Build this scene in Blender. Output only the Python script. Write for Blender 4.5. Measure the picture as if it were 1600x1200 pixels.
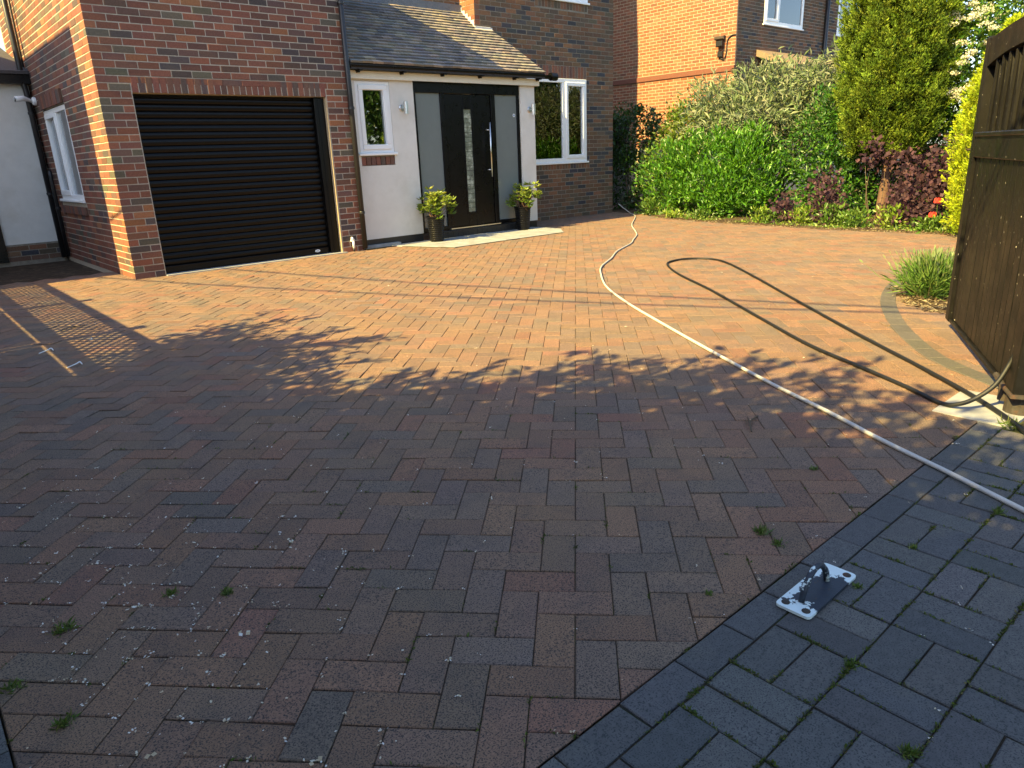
import bpy, math, random
import numpy as np
from mathutils import Matrix, Vector

SC = bpy.context.scene
COL = SC.collection
for o in list(bpy.data.objects):
    bpy.data.objects.remove(o)

# ---------------------------------------------------------------- camera
CAM = np.array([-2.1275, -8.9726, 1.1879]); YAW, PITCH, ROLL = 0.7134, 0.31145, -0.04138
F_ = np.array([math.sin(YAW)*math.cos(PITCH), math.cos(YAW)*math.cos(PITCH), -math.sin(PITCH)])
R0 = np.array([math.cos(YAW), -math.sin(YAW), 0.0]); U0 = np.cross(R0, F_)
R_ = math.cos(ROLL)*R0 + math.sin(ROLL)*U0; U_ = -math.sin(ROLL)*R0 + math.cos(ROLL)*U0
cd = bpy.data.cameras.new('camera'); cam = bpy.data.objects.new('camera', cd); COL.objects.link(cam)
cd.sensor_width = 36; cd.lens = 1109/1600*36; cd.clip_start = .05; cd.clip_end = 400
cam.matrix_world = Matrix(((R_[0], U_[0], -F_[0], CAM[0]), (R_[1], U_[1], -F_[1], CAM[1]), (R_[2], U_[2], -F_[2], CAM[2]), (0, 0, 0, 1)))
SC.camera = cam
# ---------------------------------------------------------------- light
T_SUN, K_SUN = .78, .013
EL = math.atan(T_SUN)
w = bpy.data.worlds.new('World'); SC.world = w; w.use_nodes = True
nt = w.node_tree; bg = nt.nodes['Background']
sky = nt.nodes.new('ShaderNodeTexSky'); sky.sky_type = 'NISHITA'; sky.sun_disc = False
sky.sun_elevation = EL; sky.sun_rotation = math.radians(270 - 1.7)
sky.air_density = 1.0; sky.dust_density = 1.0; sky.ozone_density = 1.0
nt.links.new(sky.outputs[0], bg.inputs[0]); bg.inputs[1].default_value = .106
sl = bpy.data.lights.new('sun', 'SUN'); sl.energy = 5.0; sl.angle = math.radians(.36); sl.color = (1, .77, .285)
so = bpy.data.objects.new('sun', sl); COL.objects.link(so)
so.rotation_euler = Vector((1, K_SUN, -T_SUN)).to_track_quat('-Z', 'Y').to_euler()
so.location = (-20, 0, 20)
SC.view_settings.view_transform = 'Standard'; SC.view_settings.look = 'None'
SC.view_settings.gamma = 1; SC.view_settings.use_curve_mapping = False
SC.view_settings.exposure = 1.90
SC.render.engine = 'CYCLES'; SC.cycles.use_denoising = True
SC.cycles.max_bounces = 8; SC.cycles.transparent_max_bounces = 12

RNG = np.random.default_rng(7); random.seed(7)

# ---------------------------------------------------------------- materials
def _n(nt, t, **k):
    n = nt.nodes.new(t)
    for a, b in k.items(): setattr(n, a, b)
    return n
def _math(nt, op, a, b, clamp=False):
    m = _n(nt, 'ShaderNodeMath', operation=op, use_clamp=clamp)
    for i, x in enumerate((a, b)):
        if isinstance(x, (int, float)): m.inputs[i].default_value = x
        else: nt.links.new(x, m.inputs[i])
    return m.outputs[0]
def _mix(nt, fac, a, b, blend='MIX'):
    m = _n(nt, 'ShaderNodeMix', data_type='RGBA', blend_type=blend)
    for i, x in ((0, fac), (6, a), (7, b)):
        if isinstance(x, (int, float)): m.inputs[i].default_value = x
        elif isinstance(x, tuple): m.inputs[i].default_value = (*x, 1)
        else: nt.links.new(x, m.inputs[i])
    return m.outputs[2]
def _noise(nt, scale, detail=4, rough=.6, vec=None, stretch=None):
    n = _n(nt, 'ShaderNodeTexNoise'); n.inputs['Scale'].default_value = scale
    n.inputs['Detail'].default_value = detail; n.inputs['Roughness'].default_value = rough
    if stretch:
        mp = _n(nt, 'ShaderNodeMapping'); mp.inputs['Scale'].default_value = stretch
        nt.links.new(vec, mp.inputs[0]); vec = mp.outputs[0]
    if vec is not None: nt.links.new(vec, n.inputs['Vector'])
    return n.outputs['Fac']
def _ramp(nt, fac, a, b):
    m = _n(nt, 'ShaderNodeMapRange'); nt.links.new(fac, m.inputs[0])
    m.inputs[1].default_value = a; m.inputs[2].default_value = b
    return m.outputs[0]
def pmat(name, col=(.5, .5, .5), rough=.8, var=.25, vscale=12, bump=.0, bscale=150, metal=0, spec=.5, tint=False,
         patch=None, pscale=3, pr=(.5, .7), speck=None, sscale=400, sr=(.66, .72), stretch=None, coat=0, rvar=0, patch2=None, p2scale=1, p2r=(.5, .7)):
    m = bpy.data.materials.new(name); m.use_nodes = True; nt = m.node_tree
    b = nt.nodes['Principled BSDF']
    pos = _n(nt, 'ShaderNodeNewGeometry').outputs['Position']
    if tint:
        at = _n(nt, 'ShaderNodeAttribute', attribute_name='tint'); oi = _n(nt, 'ShaderNodeObjectInfo')
        c = _mix(nt, at.outputs['Alpha'], oi.outputs['Color'], at.outputs['Color'])
    else:
        rgb = _n(nt, 'ShaderNodeRGB'); rgb.outputs[0].default_value = (*col, 1); c = rgb.outputs[0]
    if var:
        f = _noise(nt, vscale, 6, .65, pos, stretch)
        g = _n(nt, 'ShaderNodeMapRange'); nt.links.new(f, g.inputs[0])
        g.inputs[1].default_value = .25; g.inputs[2].default_value = .75; g.inputs[3].default_value = 1-var; g.inputs[4].default_value = 1+var
        cb = _n(nt, 'ShaderNodeCombineColor')
        for i in range(3): nt.links.new(g.outputs[0], cb.inputs[i])
        c = _mix(nt, 1.0, c, cb.outputs[0], 'MULTIPLY')
    if patch: c = _mix(nt, _ramp(nt, _noise(nt, pscale, 5, .7, pos), *pr), c, patch)
    if patch2: c = _mix(nt, _ramp(nt, _noise(nt, p2scale, 5, .7, pos), *p2r), c, patch2)
    if speck: c = _mix(nt, _ramp(nt, _noise(nt, sscale, 2, .5, pos), *sr), c, speck)
    nt.links.new(c, b.inputs['Base Color'])
    b.inputs['Roughness'].default_value = rough; b.inputs['Metallic'].default_value = metal
    b.inputs['Specular IOR Level'].default_value = spec; b.inputs['Coat Weight'].default_value = coat
    if rvar:
        f = _noise(nt, vscale*.7, 4, .6, pos)
        g = _n(nt, 'ShaderNodeMapRange'); nt.links.new(f, g.inputs[0])
        g.inputs[1].default_value = .3; g.inputs[2].default_value = .7; g.inputs[3].default_value = rough-rvar; g.inputs[4].default_value = rough+rvar
        nt.links.new(g.outputs[0], b.inputs['Roughness'])
    if bump:
        bp = _n(nt, 'ShaderNodeBump'); bp.inputs['Strength'].default_value = bump; bp.inputs['Distance'].default_value = .003
        nt.links.new(_noise(nt, bscale, 4, .65, pos), bp.inputs['Height']); nt.links.new(bp.outputs[0], b.inputs['Normal'])
    return m
def leafmat(name, trans=.35, rough=.45, spec=.4):
    m = bpy.data.materials.new(name); m.use_nodes = True; nt = m.node_tree
    b = nt.nodes['Principled BSDF']; out = nt.nodes['Material Output']
    at = _n(nt, 'ShaderNodeAttribute', attribute_name='tint')
    b.inputs['Roughness'].default_value = rough; b.inputs['Specular IOR Level'].default_value = spec
    nt.links.new(at.outputs['Color'], b.inputs['Base Color'])
    tr = _n(nt, 'ShaderNodeBsdfTranslucent')
    hs = _n(nt, 'ShaderNodeHueSaturation'); hs.inputs['Value'].default_value = 1.35; hs.inputs['Saturation'].default_value = 1.1; hs.inputs['Hue'].default_value = .485
    nt.links.new(at.outputs['Color'], hs.inputs['Color']); nt.links.new(hs.outputs[0], tr.inputs['Color'])
    mx = _n(nt, 'ShaderNodeMixShader'); mx.inputs[0].default_value = trans
    nt.links.new(b.outputs[0], mx.inputs[1]); nt.links.new(tr.outputs[0], mx.inputs[2]); nt.links.new(mx.outputs[0], out.inputs[0])
    return m
def glassmat(name, tintc=(.9, .95, .93), wob=.05):
    m = bpy.data.materials.new(name); m.use_nodes = True; nt = m.node_tree
    out = nt.nodes['Material Output']; nt.nodes.remove(nt.nodes['Principled BSDF'])
    pos = _n(nt, 'ShaderNodeNewGeometry').outputs['Position']
    bp = _n(nt, 'ShaderNodeBump'); bp.inputs['Strength'].default_value = wob; bp.inputs['Distance'].default_value = .02
    nt.links.new(_noise(nt, 1.6, 1, .4, pos), bp.inputs['Height'])
    t = _n(nt, 'ShaderNodeBsdfTransparent'); t.inputs[0].default_value = (*tintc, 1)
    g = _n(nt, 'ShaderNodeBsdfGlossy'); g.inputs['Roughness'].default_value = .01; g.inputs[0].default_value = (.95, .97, 1, 1)
    nt.links.new(bp.outputs[0], g.inputs['Normal'])
    fr = _n(nt, 'ShaderNodeFresnel'); fr.inputs[0].default_value = 1.7
    mx = _n(nt, 'ShaderNodeMixShader'); nt.links.new(_math(nt, 'MULTIPLY', fr.outputs[0], 1.35, True), mx.inputs[0])
    nt.links.new(t.outputs[0], mx.inputs[1]); nt.links.new(g.outputs[0], mx.inputs[2]); nt.links.new(mx.outputs[0], out.inputs[0])
    return m

M = {}
M['brick'] = pmat('brick_face', rough=.9, var=.28, vscale=55, bump=.5, bscale=220, tint=True, spec=.25, patch=(.11, .09, .072), pscale=26, pr=(.62, .9))
M['mortar'] = pmat('mortar', (.40, .35, .27), .95, .22, 30, .4, 300, spec=.2)
M['mortar_dark'] = pmat('mortar_weathered', (.22, .19, .145), .95, .3, 14, .4, 300, spec=.2)
M['mortar_pale'] = pmat('mortar_pale', (.36, .29, .19), .95, .2, 30, .4, 300, spec=.2)
M['paver'] = pmat('block_paver', rough=.88, var=.30, vscale=130, bump=1.0, bscale=260, tint=True, spec=.3,
                  patch=(.285, .18, .095), pscale=.9, pr=(.46, .95), speck=(.05, .043, .04), sscale=250, sr=(.50, .63), patch2=(.10, .082, .068), p2scale=7, p2r=(.50, .9))
M['charcoal'] = pmat('charcoal_paver', rough=.82, var=.22, vscale=40, bump=.7, bscale=330, tint=True, spec=.35, speck=(.04, .042, .045), sscale=250, sr=(.52, .64),
                     patch=(.15, .14, .11), pscale=4, pr=(.55, .9))
M['sand'] = pmat('joint_sand', (.055, .043, .03), .95, .5, 40, .6, 200, patch=(.05, .065, .018), pscale=5, pr=(.5, .62), spec=.1)
M['soil'] = pmat('soil', (.06, .042, .028), .97, .5, 12, 1.0, 60, patch=(.16, .12, .07), pscale=9, pr=(.55, .7), spec=.1)
M['asphalt'] = pmat('asphalt', (.05, .05, .052), .9, .3, 30, .6, 250)
M['flag'] = pmat('flagstone', (.27, .28, .28), .75, .25, 7, .3, 120, patch=(.17, .175, .17), pscale=3)
M['concrete'] = pmat('pale_concrete', (.27, .275, .28), .85, .22, 9, .4, 160, patch=(.3, .29, .27), pscale=7, pr=(.55, .8))
M['render'] = pmat('white_render', (.66, .63, .565), .9, .06, 5, .25, 240, patch=(.56, .52, .44), pscale=2.2, pr=(.5, .85))
M['upvc'] = pmat('white_upvc', (.82, .82, .80), .3, .03, 6, spec=.5)
M['cream'] = pmat('cream_fascia', (.74, .68, .54), .45, .06, 8)
M['black_gloss'] = pmat('black_gloss', (.0045, .0045, .005), .30, .2, 10, spec=.24, rvar=.06)
M['shutter'] = pmat('black_shutter', (.003, .003, .003), .34, .25, 20, spec=.22, rvar=.06)
M['black_matt'] = pmat('black_plastic', (.014, .014, .015), .42, .15, 20)
M['dark_in'] = pmat('dark_interior', (.012, .012, .012), .95, 0)
M['blind'] = pmat('pale_blind', (.42, .46, .44), .9, .08, 4, stretch=None)
M['glass'] = glassmat('window_glass')
M['frost'] = pmat('frosted_glass', (.17, .19, .185), .16, .05, 6, spec=.8, bump=.25, bscale=14)
M['reflection_paint'] = pmat('painted_reflection_glass', (.16, .18, .14), .10, .5, 14, .6, 25, spec=.9, patch=(.42, .45, .36), pscale=11, pr=(.5, .62))  # pale blotches paint mirrored foliage into the glass colour
M['steel'] = pmat('brushed_steel', (.6, .6, .6), .28, .1, 40, metal=1)
M['lead'] = pmat('lead_flashing', (.12, .13, .145), .6, .25, 12, .3, 40)
M['mortarfillet'] = pmat('pale_fillet', (.5, .49, .47), .9, .2, 20, .5, 90)
M['tile'] = pmat('roof_tile', rough=.85, var=.28, vscale=30, bump=.5, bscale=200, tint=True, spec=.35, patch=(.13, .12, .08), pscale=12, pr=(.62, .8))
M['gate'] = pmat('weathered_black_timber', (.0065, .006, .0052), .46, .35, 10, .3, 90, spec=.22, patch=(.0125, .011, .0085), pscale=3.0, pr=(.45, .75),
                 speck=(.36, .33, .27), sscale=55, sr=(.715, .75), rvar=.1)
M['rust'] = pmat('rusty_iron', (.05, .042, .035), .75, .4, 40, .5, 120, metal=.3, patch=(.12, .055, .03), pscale=25)
M['flake'] = pmat('flaking_paint', (.60, .70, .70), .55, .08, 30, .25, 150, patch=(.022, .028, .042), pscale=8.5, pr=(.49, .50), patch2=(.1, .06, .04), p2scale=60, p2r=(.70, .74))
M['hose_pale'] = pmat('pale_hose', (.46, .45, .42), .45, .1, 15)
M['hose_dark'] = pmat('dark_hose', (.006, .0065, .0065), .55, .25, 25, bump=.3, bscale=500)
M['bark'] = pmat('bark', (.11, .06, .038), .95, .5, 18, 1.0, 50, stretch=(1, 1, .2))
M['twig'] = pmat('twig', (.09, .065, .04), .9, .3, 20)
M['petal'] = pmat('petal', (.78, .74, .62), .7, .1, 80)
M['poppy'] = pmat('red_petal', (.75, .03, .02), .6, .1, 30)
M['leaf'] = leafmat('leaf', .34, .38, .5)
M['leaf_soft'] = leafmat('leaf_soft', .34, .7, .2)
M['leaf_flower'] = leafmat('flower_head', .3, .8, .1)
M['fence'] = pmat('fence_timber', (.16, .1, .055), .9, .3, 8, .4, 60)
M['white_plastic'] = pmat('white_plastic', (.78, .78, .76), .35, .04, 10)
M['sticker_blue'] = pmat('sticker_blue', (.05, .2, .4), .4, 0)

def plate_paint(name, dark=False):
    m = pmat(name, (.022, .03, .045), .5, .25, 40, .25, 150, spec=.4, patch=(.07, .04, .028), pscale=30, pr=(.6, .66))
    nt = m.node_tree; b = nt.nodes['Principled BSDF']; old = b.inputs['Base Color'].links[0].from_socket
    pos = _n(nt, 'ShaderNodeNewGeometry').outputs['Position']; sp = _n(nt, 'ShaderNodeSeparateXYZ'); nt.links.new(pos, sp.inputs[0])
    nz = _math(nt, 'MULTIPLY', _math(nt, 'SUBTRACT', _noise(nt, 22, 5, .65, pos), .5), 1.5)
    ex = _math(nt, 'MULTIPLY', _math(nt, 'ABSOLUTE', _math(nt, 'ADD', sp.outputs[0], .405), 0), 8.6)     # along the plate
    ey = _math(nt, 'MULTIPLY', _math(nt, 'ADD', sp.outputs[1], 8.238), 11.0)                           # across it
    f = _math(nt, 'ADD', _math(nt, 'MAXIMUM', ex, _math(nt, 'ADD', ey, .40)), nz)
    if dark: f = _math(nt, 'ADD', _noise(nt, 45, 4, .6, pos), .20)
    c = _mix(nt, _ramp(nt, f, .80, .83), old, (.62, .72, .72)); nt.links.new(c, b.inputs['Base Color']); return m
M['plate'] = plate_paint('flaking_plate_paint'); M['plate_dark'] = plate_paint('flaking_handle_paint', True)
# ---------------------------------------------------------------- mesh helpers
class MB:
    def __init__(s): s.v = []; s.f = []; s.c = []; s.mi = []; s.n = 0
    def add(s, vs, fs, col=None, mi=0):
        for p in vs: s.v.append(tuple(float(x) for x in p))
        c = (*col, 1) if col is not None else (.5, .5, .5, 1)
        s.c.extend([c]*len(vs))
        for f in fs: s.f.append(tuple(i+s.n for i in f)); s.mi.append(mi)
        s.n += len(vs); return s
    def box(s, x0, x1, y0, y1, z0, z1, col=None, mi=0):
        v = [(x, y, z) for z in (z0, z1) for y in (y0, y1) for x in (x0, x1)]
        return s.add(v, [(0, 2, 3, 1), (4, 5, 7, 6), (0, 1, 5, 4), (2, 6, 7, 3), (0, 4, 6, 2), (1, 3, 7, 5)], col, mi)
    def fbox(s, O, U, V, N, u0, u1, v0, v1, w0, w1, col=None, mi=0, ch=0):
        """box in a local frame; w is along N; optional chamfer on the +N face"""
        O, U, V, N = map(np.asarray, (O, U, V, N))
        P = lambda u, v, w_: O+U*u+V*v+N*w_
        if ch:
            vs = [P(u0, v0, w0), P(u1, v0, w0), P(u1, v1, w0), P(u0, v1, w0), P(u0, v0, w1-ch), P(u1, v0, w1-ch), P(u1, v1, w1-ch), P(u0, v1, w1-ch),
                  P(u0+ch, v0+ch, w1), P(u1-ch, v0+ch, w1), P(u1-ch, v1-ch, w1), P(u0+ch, v1-ch, w1)]
            fs = [(3, 2, 1, 0)]+[(i, (i+1) % 4, 4+(i+1) % 4, 4+i) for i in range(4)]+[(4+i, 4+(i+1) % 4, 8+(i+1) % 4, 8+i) for i in range(4)]+[(8, 9, 10, 11)]
        else:
            vs = [P(u0, v0, w0), P(u1, v0, w0), P(u1, v1, w0), P(u0, v1, w0), P(u0, v0, w1), P(u1, v0, w1), P(u1, v1, w1), P(u0, v1, w1)]
            fs = [(3, 2, 1, 0), (4, 5, 6, 7)]+[(i, (i+1) % 4, 4+(i+1) % 4, 4+i) for i in range(4)]
        if np.dot(np.cross(U, V), N) < 0: fs = [f[::-1] for f in fs]
        return s.add(vs, fs, col, mi)
    def tube(s, pts, r, n=8, col=None, mi=0, cap=True):
        pts = [np.array(p, float) for p in pts]; m = len(pts)
        rr = r if hasattr(r, '__len__') else [r]*m
        t = [pts[min(i+1, m-1)]-pts[max(i-1, 0)] for i in range(m)]
        t = [x/(np.linalg.norm(x)+1e-9) for x in t]
        a = np.cross(t[0], (0, 0, 1)); a = a if np.linalg.norm(a) > .1 else np.cross(t[0], (1, 0, 0)); a /= np.linalg.norm(a)
        vs = []
        for i in range(m):
            a = a-t[i]*np.dot(a, t[i]); a /= np.linalg.norm(a); b = np.cross(t[i], a)
            for k in range(n):
                q = 2*math.pi*k/n; vs.append(pts[i]+rr[i]*(math.cos(q)*a+math.sin(q)*b))
        fs = [(i*n+k, i*n+(k+1) % n, (i+1)*n+(k+1) % n, (i+1)*n+k) for i in range(m-1) for k in range(n)]
        if cap: fs += [tuple(range(n))[::-1], tuple((m-1)*n+k for k in range(n))]
        return s.add(vs, fs, col, mi)
    def lathe(s, c, prof, n=24, axis='z', col=None, mi=0):
        vs = []
        for r, h in prof:
            for k in range(n):
                q = 2*math.pi*k/n; x, y = r*math.cos(q), r*math.sin(q)
                vs.append((c[0]+x, c[1]+y, c[2]+h) if axis == 'z' else ((c[0]+x, c[1]-h, c[2]+y) if axis == 'y' else (c[0]-h, c[1]+x, c[2]+y)))
        m = len(prof)
        fs = [(i*n+k, i*n+(k+1) % n, (i+1)*n+(k+1) % n, (i+1)*n+k) for i in range(m-1) for k in range(n)]
        fs += [tuple(range(n))[::-1], tuple((m-1)*n+k for k in range(n))]
        return s.add(vs, fs, col, mi)
    def prism(s, poly, z0, z1, col=None, mi=0):
        n = len(poly); vs = [(*p, z0) for p in poly]+[(*p, z1) for p in poly]
        return s.add(vs, [tuple(range(n))[::-1], tuple(range(n, 2*n))]+[(i, (i+1) % n, n+(i+1) % n, n+i) for i in range(n)], col, mi)
    def mesh(s, name, mats, smooth=False):
        me = bpy.data.meshes.new(name); me.from_pydata(s.v, [], s.f)
        for m in (mats if isinstance(mats, (list, tuple)) else [mats]): me.materials.append(m)
        a = me.color_attributes.new('tint', 'FLOAT_COLOR', 'POINT'); a.data.foreach_set('color', np.array(s.c, 'f').ravel())
        me.polygons.foreach_set('material_index', np.array(s.mi, 'i'))
        if smooth: me.polygons.foreach_set('use_smooth', np.ones(len(s.f), bool))
        me.update(); return me
    def build(s, name, mats, parent=None, kind=None, smooth=False, label=None):
        return link(name, s.mesh(name, mats, smooth), parent, kind, label)
def link(name, me, parent=None, kind=None, label=None):
    o = bpy.data.objects.new(name, me); COL.objects.link(o)
    if parent is not None:
        o.parent = parent
        if parent.type == 'EMPTY': o.matrix_parent_inverse = Matrix.Translation(parent.location).inverted()
    if kind: o['kind'] = kind
    if label: o['label'] = label
    return o
def npmesh(name, V, F, mats, T=None, smooth=False):
    """V (n,3); F (m,k) uniform polygons; T (n,3) tint"""
    me = bpy.data.meshes.new(name); n = len(V); m, k = F.shape
    me.vertices.add(n); me.vertices.foreach_set('co', V.astype('f').ravel())
    me.loops.add(m*k); me.loops.foreach_set('vertex_index', F.astype('i').ravel())
    me.polygons.add(m); me.polygons.foreach_set('loop_start', np.arange(0, m*k, k, dtype='i')); me.polygons.foreach_set('loop_total', np.full(m, k, 'i'))
    for x in (mats if isinstance(mats, (list, tuple)) else [mats]): me.materials.append(x)
    me.update(calc_edges=True)
    if T is not None:
        a = me.color_attributes.new('tint', 'FLOAT_COLOR', 'POINT')
        a.data.foreach_set('color', np.concatenate([T, np.ones((n, 1))], 1).astype('f').ravel())
    if smooth: me.polygons.foreach_set('use_smooth', np.ones(m, bool))
    return me
def thing(name, label, cat, loc=(0, 0, 0), group=None):
    o = bpy.data.objects.new(name, None); COL.objects.link(o); o.location = loc; o.empty_display_size = .1
    return tag(o, label, cat, group)
def tag(o, label, cat, group=None):
    o['label'] = label; o['category'] = cat
    if group: o['group'] = group
    return o
def jit(c, a=.12, h=.04):
    k = 1+random.uniform(-a, a); return tuple(max(.003, x*k*(1+random.uniform(-h, h))) for x in c)
def in_view(p, pad=.06):
    d = np.asarray(p)-CAM; D = d@F_
    if D < .05: return False
    x, y = d@R_/D*1109/1600, d@U_/D*1109/1600
    return abs(x) < .5+pad and abs(y) < .375+pad
def smooth_path(pts, k=6):
    P = [np.array(p, float) for p in pts]; P = [2*P[0]-P[1]]+P+[2*P[-1]-P[-2]]; out = []
    for i in range(1, len(P)-2):
        for j in range(k):
            t = j/k; a, b, c, d = P[i-1:i+3]
            out.append(.5*((2*b)+(c-a)*t+(2*a-5*b+4*c-d)*t*t+(-a+3*b-3*c+d)*t**3))
    out.append(P[-2]); return out
Z = np.array([0, 0, 1.]); X = np.array([1., 0, 0]); Y = np.array([0, 1., 0])

# ================================================================ GROUND
g = MB(); g.add([(-90, -90, -.06), (120, -90, -.06), (120, 120, -.06), (-90, 120, -.06)], [(0, 1, 2, 3)])
g.build('ground', M['soil'], kind='structure')
g = MB(); g.add([(-60, -30, -.035), (60, -30, -.035), (60, -10.4, -.035), (-60, -10.4, -.035)], [(0, 1, 2, 3)])
g.build('road', M['asphalt'], kind='structure')

# --- driveway: herringbone blocks on joint sand
drive = MB().box(-2.165, 9.6, -8.122, 1.0, -.055, -.0065).build('driveway', M['sand'], kind='structure')
GX, GY, GA, GM = -1.3156, -7.894, -.8114, .1037
gu = np.array([math.cos(GA), math.sin(GA)]); gv = np.array([-math.sin(GA), math.cos(GA)])
def clip(poly, a, b, c):      # keep a*x+b*y<=c
    out = []
    for i in range(len(poly)):
        p, q = poly[i], poly[(i+1) % len(poly)]; dp, dq = a*p[0]+b*p[1]-c, a*q[0]+b*q[1]-c
        if dp <= 0: out.append(p)
        if dp*dq < 0: t = dp/(dp-dq); out.append((p[0]+t*(q[0]-p[0]), p[1]+t*(q[1]-p[1])))
    return out
def block(mb, poly, z, tilt, col, ch=.0028, depth=.03):
    """a paving block with a chamfered top, outline anticlockwise"""
    n = len(poly); P = np.array(poly); c = P.mean(0)
    zz = lambda p: z+(p[0]-c[0])*tilt[0]+(p[1]-c[1])*tilt[1]
    ins = []
    for i in range(n):
        e1 = P[i]-P[i-1]; e2 = P[(i+1) % n]-P[i]; e1 = e1/(np.linalg.norm(e1)+1e-9); e2 = e2/(np.linalg.norm(e2)+1e-9)
        m1 = np.array([-e1[1], e1[0]]); m2 = np.array([-e2[1], e2[0]]); b = m1+m2; b = b/max(.35, (b@b)/2)
        ins.append(P[i]+b*ch)
    vs = [(*p, z-depth) for p in P]+[(*p, zz(p)-ch*.8) for p in P]+[(*p, zz(p)) for p in ins]
    fs = [tuple(range(2*n, 3*n))]
    for i in range(n):
        j = (i+1) % n; fs += [(i, j, n+j, n+i), (n+i, n+j, 2*n+j, 2*n+i)]
    mb.add(vs, fs, col)
PAL = [((0.2508, 0.1413, 0.0873), 3), ((0.2366, 0.1382, 0.0897), 3), ((0.2204, 0.1375, 0.094), 2.8), ((0.2042, 0.1363, 0.0982), 2.6), ((0.1905, 0.1343, 0.1006), 2.0), ((0.1763, 0.1318, 0.1018), 1.0), ((0.2571, 0.1285, 0.0838), 1.0)]
_pw = np.cumsum([b for _, b in PAL]); _pw = _pw/_pw[-1]
def pav_col():
    return jit(PAL[int(np.searchsorted(_pw, random.random()))][0], .12, .03)
gap = .0013
pavs = []
for i in range(-90, 130):
    for j in range(-60, 150):
        s = (i+j) % 4
        if s == 0: a, b, c, d = i, i+2, j, j+1
        elif s == 2: a, b, c, d = i, i+1, j, j+2
        else: continue
        cx, cy = GX+GM*(gu[0]*(a+b)/2+gv[0]*(c+d)/2), GY+GM*(gu[1]*(a+b)/2+gv[1]*(c+d)/2)
        if not (-2.3 < cx < 9.3 and -8.25 < cy < 1.05): continue
        q = [(a*GM+gap, c*GM+gap), (b*GM-gap, c*GM+gap), (b*GM-gap, d*GM-gap), (a*GM+gap, d*GM-gap)]
        q = [(GX+gu[0]*x+gv[0]*y, GY+gu[1]*x+gv[1]*y) for x, y in q]
        full = True
        if cy < -7.9 or cx < -1.95:
            q2 = clip(clip(q, 0, -1, 8.122), -1, 0, 2.163)
            if len(q2) < 3: continue
            full = len(q2) == 4 and q2 == q; q = q2
            ar = abs(sum(q[k][0]*q[(k+1) % len(q)][1]-q[(k+1) % len(q)][0]*q[k][1] for k in range(len(q))))/2
            if ar < .0006: continue
        pavs.append((cx, cy, q, full, s))
vis = sorted([k for k, p in enumerate(pavs) if in_view((p[0], p[1], 0), .02)], key=lambda k: (pavs[k][0]-CAM[0])**2+(pavs[k][1]-CAM[1])**2)[:298]
near = set(vis)
L2, W2 = GM-gap, GM/2-gap
_b = MB(); block(_b, [(-L2, -W2), (L2, -W2), (L2, W2), (-L2, W2)], 0, (0, 0), None)
_b.c = [(0, 0, 0, 0)]*len(_b.c); pav_me = _b.mesh('paver', M['paver'])
rest = MB()
for k, (cx, cy, q, full, s) in enumerate(pavs):
    z = random.gauss(0, .0012); ti = (random.gauss(0, .011), random.gauss(0, .011)); col = pav_col()
    if k in near:
        if full:
            o = link('paver', pav_me, drive); o.location = (cx, cy, z); o.rotation_euler = (ti[1], -ti[0], GA+(math.pi/2 if s == 2 else 0)+random.gauss(0, .003))
            o.color = (*col, 1)
        else:
            b = MB(); block(b, q, z, ti, col); b.build('paver', M['paver'], drive)
    else: block(rest, q, z, ti, col)
rest.build('paving', M['paver'], drive, kind='stuff')

# --- threshold apron: charcoal border course and basket weave
apron = MB().box(-2.28, 4.0, -10.3, -8.1245, -.06, -.0075).build('apron', M['sand'], kind='structure')
CH = [(.100, .097, .094), (.088, .087, .086), (.112, .107, .100), (.094, .093, .092)]
def ch_block(mb, x0, x1, y0, y1, z=0):
    e_ = .0024; q = [(x0+e_, y0+e_), (x1-e_, y0+e_), (x1-e_, y1-e_), (x0+e_, y1-e_)]
    block(mb, q, z+random.gauss(0, .0012), (random.gauss(0, .008), random.gauss(0, .008)), jit(random.choice(CH), .14, .03))
S = .2072; far_ch = MB(); cand = []
for k in range(-5, 20):
    x0 = -1.323+S*k
    if x0 > 1.2: break
    b = MB(); ch_block(b, max(x0, -2.16), min(x0+S, 1.292), -8.221, -8.1255); b.build('border_block', M['charcoal'], apron)
for i in range(-9, 16):
    for r in range(0, 10):
        x0, y1 = -.607+i*S, -8.222-r*S
        if x0+S > 1.29 and r == 0: continue
        for h in (0, 1):
            if (i+r) % 2 == 0: bb = (x0+h*S/2, x0+(h+1)*S/2, y1-S, y1)
            else: bb = (x0, x0+S, y1-(h+1)*S/2, y1-h*S/2)
            cand.append(bb)
for bb in cand:
    if in_view(((bb[0]+bb[1])/2, (bb[2]+bb[3])/2, 0), .1):
        b = MB(); ch_block(b, *bb); b.build('apron_block', M['charcoal'], apron)
    else: ch_block(far_ch, *bb)
for k in range(0, 28):      # side border running along the left edge
    b = MB(); ch_block(b, -2.272, -2.1665, -8.1235+k*S, -8.1235+(k+1)*S)
    if k < 8: b.build('border_block', M['charcoal'], apron)
    else:
        ch_block(far_ch, -2.272, -2.1665, -8.1235+k*S, -8.1235+(k+1)*S)
far_ch.build('apron_paving', M['charcoal'], apron, kind='stuff')

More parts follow.
